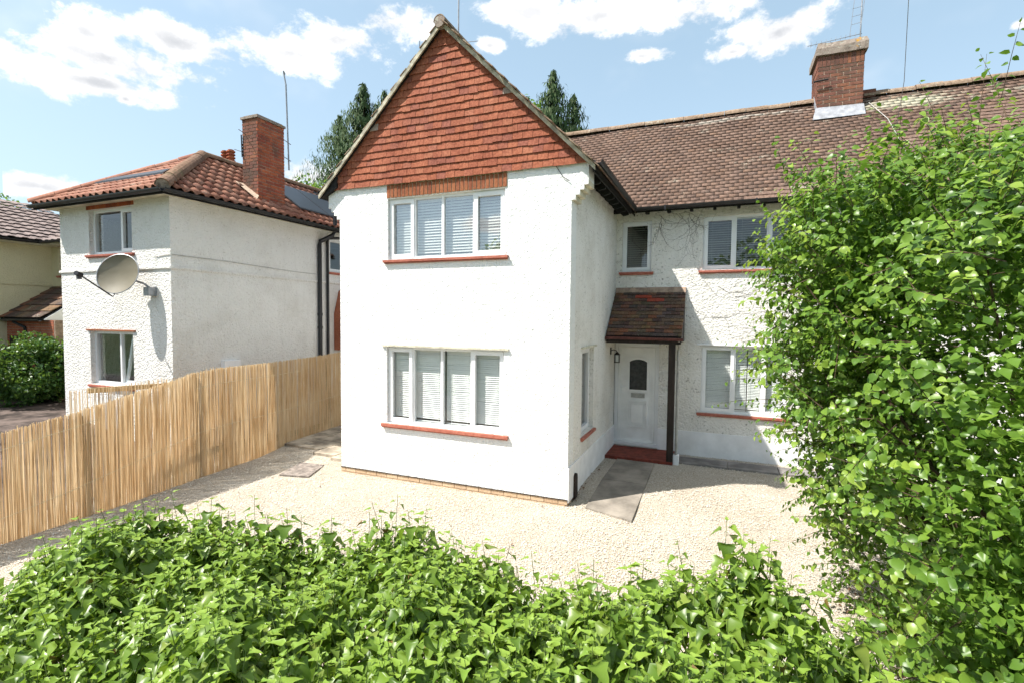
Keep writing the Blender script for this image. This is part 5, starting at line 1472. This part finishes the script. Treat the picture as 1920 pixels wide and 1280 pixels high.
P, T, Nn, Sz, qf = P.reshape(-1, 3), T.reshape(-1, 3), Nn.reshape(-1, 3), Sz.reshape(-1), q.reshape(-1)
tw_young = np.repeat(rng.random(nt_) < .42, PER_T)
young = (qf > .55) & tw_young
A = leaf_frames(P, T, Nn, Sz, Sz * 1.12)
ki = 46000; c_i = rng.integers(0, len(LOBES), ki); cc = np.array([LOBES[i][0] for i in c_i]); rr_ = np.array([LOBES[i][1] for i in c_i])
Pi = cc + rdir(ki) * rr_ * (rng.uniform(0, 1, ki) ** .4 * .92)[:, None]; Pi = Pi[(Pi[:, 2] > .1) & (np.linalg.norm(Pi - np.array(CAM), axis=1) > 3.1) & ~((Pi[:, 2] < .8) & (Pi[:, 0] < 3.4))]
Ai = leaf_frames(Pi, rng.normal(size=Pi.shape), np.array([0, 0, .6]) + rng.normal(0, .6, Pi.shape), rng.uniform(.05, .075, len(Pi)))
pieces('leaf', TUFT, Ai, 'shrub', sh, 0, 'inner_leaves', smooth=True)
far_ = np.linalg.norm(P - np.array(CAM), axis=1) > 4.3
pieces('leaf', OVAL, A[~young & ~far_], 'shrub', sh, 220, 'shrub_leaves', thin=22, smooth=True)
pieces('leaf', PLAIN, A[~young & far_], 'shrub', sh, 0, 'far_leaves', smooth=True)
pieces('leaf', OVAL, A[young], 'shrubtip', sh, 80, 'young_leaves', thin=22, smooth=True)
st = MB()
for i in range(0, nt_, 1):
    if i % 2 == 0 or i > nt_ - 60:
        a = Vector(twP[i]); d = Vector(twD[i]); L = twL[i]
        st.tube([tuple(a - d * .12), tuple(a + d * L * .5 - Vector((0, 0, .02 * L))), tuple(a + d * L - Vector((0, 0, .10 * L)))], [.0035, .0026, .0012], 3)
st.build('twigs', 'twig', sh, kind='stuff')
st = MB(); base_ = Vector((4.35, -2.4, -.05))
for i in range(46):
    j = random.randrange(nt_); tip = Vector(twP[j]); mid = base_.lerp(tip, .5) + Vector((random.gauss(0, .15), random.gauss(0, .15), .25)); b0 = base_ + Vector((random.gauss(0, .22), random.gauss(0, .3), 0))
    st.tube([tuple(b0), tuple(b0.lerp(mid, .5) + Vector((0, 0, .1))), tuple(mid), tuple(mid.lerp(tip, .55)), tuple(tip)], [.03, .024, .016, .010, .004], 6)
st.build('branches', 'twig', sh)
# litter under the shrub
k = 900
lx = 3.9 + rng.normal(0, .5, k); ly = -2.2 + rng.normal(0, .9, k); kp = lx > 3.2
lx[:40] = rng.uniform(-5.5, 3.2, 40); ly[:40] = rng.uniform(-4.5, -.1, 40); lx[40:75] = .03 + np.abs(rng.normal(0, .05, 35)); ly[40:75] = rng.uniform(.1, 2.4, 35); kp[:75] = True
P = np.stack([lx, ly, gz(lx, ly) + .02], 1)[kp]
A = leaf_frames(P, rng.normal(size=P.shape) * np.array([1, 1, .15]), np.array([0, 0, 1.]) + rng.normal(0, .3, P.shape), rng.uniform(.02, .045, len(P)))
H_ = np.concatenate([np.array(OVAL[0]), np.ones((len(OVAL[0]), 1))], 1)
def joined(name, base, A, mat, parent=None, kind='stuff'):
    bv, bf = np.asarray(base[0], float), np.asarray(base[1], int); Hh = np.concatenate([bv, np.ones((len(bv), 1))], 1)
    V = np.einsum('nij,kj->nki', A, Hh)[:, :, :3].reshape(-1, 3); Fm = (bf[None] + (np.arange(len(A)) * len(bv))[:, None, None]).reshape(-1, bf.shape[1])
    return link(name, np_mesh(name, V, Fm), mat, parent, kind=kind)
o = joined('leaf_litter', OVAL, A, 'litter'); o['label'] = 'brown fallen leaves scattered on the gravel'; o['category'] = 'leaf litter'

# trees ------------------------------------------------------------------------
def conifer(name, x, y, h, rad, label, nb=420, group='conifers behind the houses', lean=0., slope=.68):
    t = thing(name, (x, y, -.06), label, 'tree', group)
    MB().tube([(x, y, -.1), (x + lean * .5, y, h * .5), (x + lean, y, h * .96)], [.28, .16, .03], 8).build('trunk', 'bark', t)
    P, T, Nn, Sz = [], [], [], []
    for i in range(nb):
        f_ = random.random() ** .7; z_ = h * (.18 + .82 * f_); R_ = min(rad, slope * h * (1 - f_) * .82) * random.uniform(.5, 1.15) + .12
        a = random.uniform(0, 6.283); lo = lean * z_ / h
        k = int(9 + 12 * R_)
        for j in range(k):
            s_ = (j + random.random()) / k; rr = R_ * s_
            zz = z_ + .25 * rr - .42 * rr * rr / max(R_, .3) + random.gauss(0, .08)
            aa = a + random.gauss(0, .16)
            p = (x + lo + math.cos(aa) * rr, y + math.sin(aa) * rr, zz)
            P.append(p); T.append((math.cos(aa) * .45 + random.gauss(0, .25), math.sin(aa) * .45 + random.gauss(0, .25), -1 + random.gauss(0, .35))); Nn.append((math.cos(aa), math.sin(aa), .5 + random.gauss(0, .3))); Sz.append(random.uniform(.14, .32))
    for j in range(40): P.append((x + lean + random.gauss(0, .06), y + random.gauss(0, .06), h * .96 + random.uniform(-.6, .25))); T.append((random.gauss(0, .3), random.gauss(0, .3), 1)); Nn.append((random.gauss(0, 1), random.gauss(0, 1), .1)); Sz.append(.28)
    joined('crown', SPRAY, leaf_frames(ar(P), ar(T), ar(Nn), ar(Sz)), 'conif', t, None)
    return t


def ray_at(px, py, y):
    d = FWD + RGT * (px - 960) / FPX - UPV * (py - 640) / FPX
    return CAM + d * ((y - CAM.y) / d.y)


p = ray_at(681, 160, 15); conifer('conifer', p.x, p.y, p.z, 3.8, 'dark drooping conifer behind the left slope of the red gable', 560, slope=.72)
p = ray_at(655, 182, 15.6); conifer('conifer', p.x - .7, p.y, p.z - .9, 3.2, 'lower conifer top standing just left of the tall conifer', 260)
p = ray_at(722, 168, 17); conifer('conifer', p.x, p.y, p.z, 2.2, 'conifer tip half hidden by the left verge of the red gable', 260)
p = ray_at(1037, 136, 17); conifer('conifer', p.x, p.y, p.z, 3.3, 'dark conifer between the red gable and the main roof', 520)
p = ray_at(1062, 165, 17.5); conifer('conifer', p.x + .4, p.y, p.z - .4, 2.4, 'lower conifer shoulder beside the one above the main roof', 240)


def leafy(name, x, y, z0_, h, rad, label, mat='treeleaf', n_=5200, size=(.16, .32), trunk=True, cat='tree', low=.25, group=None):
    t = thing(name, (x, y, z0_), label, cat, group)
    if trunk:
        mb = MB(); mb.tube([(x, y, z0_ - .05), (x + .1, y, z0_ + h * .35), (x, y, z0_ + h * .8)], [h * .025, h * .018, h * .005], 8)
        for i in range(9):
            a = random.uniform(0, 6.28); zz = z0_ + h * random.uniform(.3, .65); mb.tube([(x, y, zz), (x + math.cos(a) * rad * .4, y + math.sin(a) * rad * .4, zz + h * .12), (x + math.cos(a) * rad * .75, y + math.sin(a) * rad * .75, zz + h * .2)], [h * .009, h * .006, h * .002], 5)
        mb.build('trunk', 'bark', t)
    cl = []
    for i in range(26):
        d = rdir(1)[0]; cl.append((np.array([x, y, z0_ + h * (.5 + low * .5)]) + d * np.array([rad * .72, rad * .72, h * (.5 - low * .5) * .78]), rad * random.uniform(.22, .42)))
    per = n_ // 26; P = []
    for c, r_ in cl:
        d = rdir(per); P.append(c + d * (r_ * rng.uniform(.45, 1.05, per) ** .6)[:, None])
    P = np.concatenate(P); P[:, 2] = np.maximum(P[:, 2], z0_ + .03)
    A = leaf_frames(P, rng.normal(size=P.shape) + np.array([0, 0, -.3]), np.array([0, 0, 1.]) + rng.normal(0, .7, P.shape), rng.uniform(*size, len(P)))
    joined('crown', TUFT, A, mat, t, None)
    return t


p = ray_at(590, 318, 11); leafy('garden_tree', p.x + .8, 11, -.06, p.z + .2, 2.4, 'bright green tree low behind the left eaves of the gable', 'treeleaf', 5200, (.10, .2))
p = ray_at(972, 150, 16); leafy('garden_tree', p.x, 16, -.06, p.z, 1.7, 'light green treetop peeping over the right verge of the gable', 'treeleaf', 4200, (.12, .22), low=.4)
p = ray_at(20, 362, 18); leafy('garden_tree', p.x - 2, 18, -.06, p.z, 4.2, 'green tree behind the cream house roof', 'treeleaf', 7000, (.2, .38))
for (x, y, h, r_, lb) in ((-11.8, -27, 9.2, 3.5, 'leafy street tree across the road reflected in the upstairs glass'), (-22, -30, 6.0, 3.2, 'smaller street tree farther along the far side of the road'), (5, -32, 9.0, 4.6, 'round street tree across the road behind the viewer')):
    leafy('street_tree', x, y, -.06, h, r_, lb, 'treeleaf', 3200, (.3, .6), group='trees across the road')
# neighbour's bush
bs = leafy('leafy_bush', -14.35, .05, .49, 1.75, 1.1, 'rounded green bush between the cream house and the white neighbour', 'bush', 9000, (.06, .12), trunk=False, cat='bush', low=.0)
leafy('low_bush', -16.2, .1, .49, 1.0, .7, 'low dark bush in front of the grey board fence', 'bush', 3600, (.06, .12), trunk=False, cat='bush', low=.0)

# gravel stones ------------------------------------------------------------------
k = 105000
gx_ = rng.uniform(-6.6, 4.3, k); gy_ = rng.uniform(-5.4, 3.45, k)
bad = (gx_ > -4.34) & (gx_ < .03) & (gy_ > -.03)
bad |= (gx_ > .24) & (gx_ < 1.02) & (gy_ > -.16 + (.98 - gx_) * .3) & (gy_ < 2.56)
bad |= (gx_ > 0) & (gx_ < 1.42) & (gy_ > 2.54)
bad |= (gx_ > 1.34) & (gy_ > 2.73) & (gy_ < 3.21) & (gx_ < 4.0)
bad |= (gx_ < -4.3) & (gy_ > .55)
bad |= (gx_ > -5.4) & (gx_ < -4.55) & (gy_ > -.66) & (gy_ < .2) & (rng.random(k) < .8)
bad |= gx_ < np.interp(gy_, FY, FX) + .02
gx_, gy_ = gx_[~bad], gy_[~bad]; k = len(gx_)
phi = (1 + 5 ** .5) / 2
OCT = ([(1, 0, 0), (-1, 0, 0), (0, 1, 0), (0, -1, 0), (0, 0, 1), (0, 0, -1)], [(0, 2, 4), (2, 1, 4), (1, 3, 4), (3, 0, 4)])
A = np.zeros((k, 4, 4)); a = rng.uniform(0, 6.283, k); s1 = rng.uniform(.005, .0135, k); s2 = s1 * rng.uniform(.6, 1, k); s3 = s1 * rng.uniform(.4, .7, k)
ti = rng.normal(0, .35, k)
A[:, 0, 0] = np.cos(a) * s1; A[:, 1, 0] = np.sin(a) * s1; A[:, 2, 0] = ti * s1
A[:, 0, 1] = -np.sin(a) * s2; A[:, 1, 1] = np.cos(a) * s2
A[:, 0, 2] = -ti * s3 * np.cos(a); A[:, 1, 2] = -ti * s3 * np.sin(a); A[:, 2, 2] = s3
A[:, 0, 3] = gx_; A[:, 1, 3] = gy_; A[:, 2, 3] = gz(gx_, gy_) + rng.uniform(.0, .010, k); A[:, 3, 3] = 1
joined('gravel', OCT, A, 'pebble')
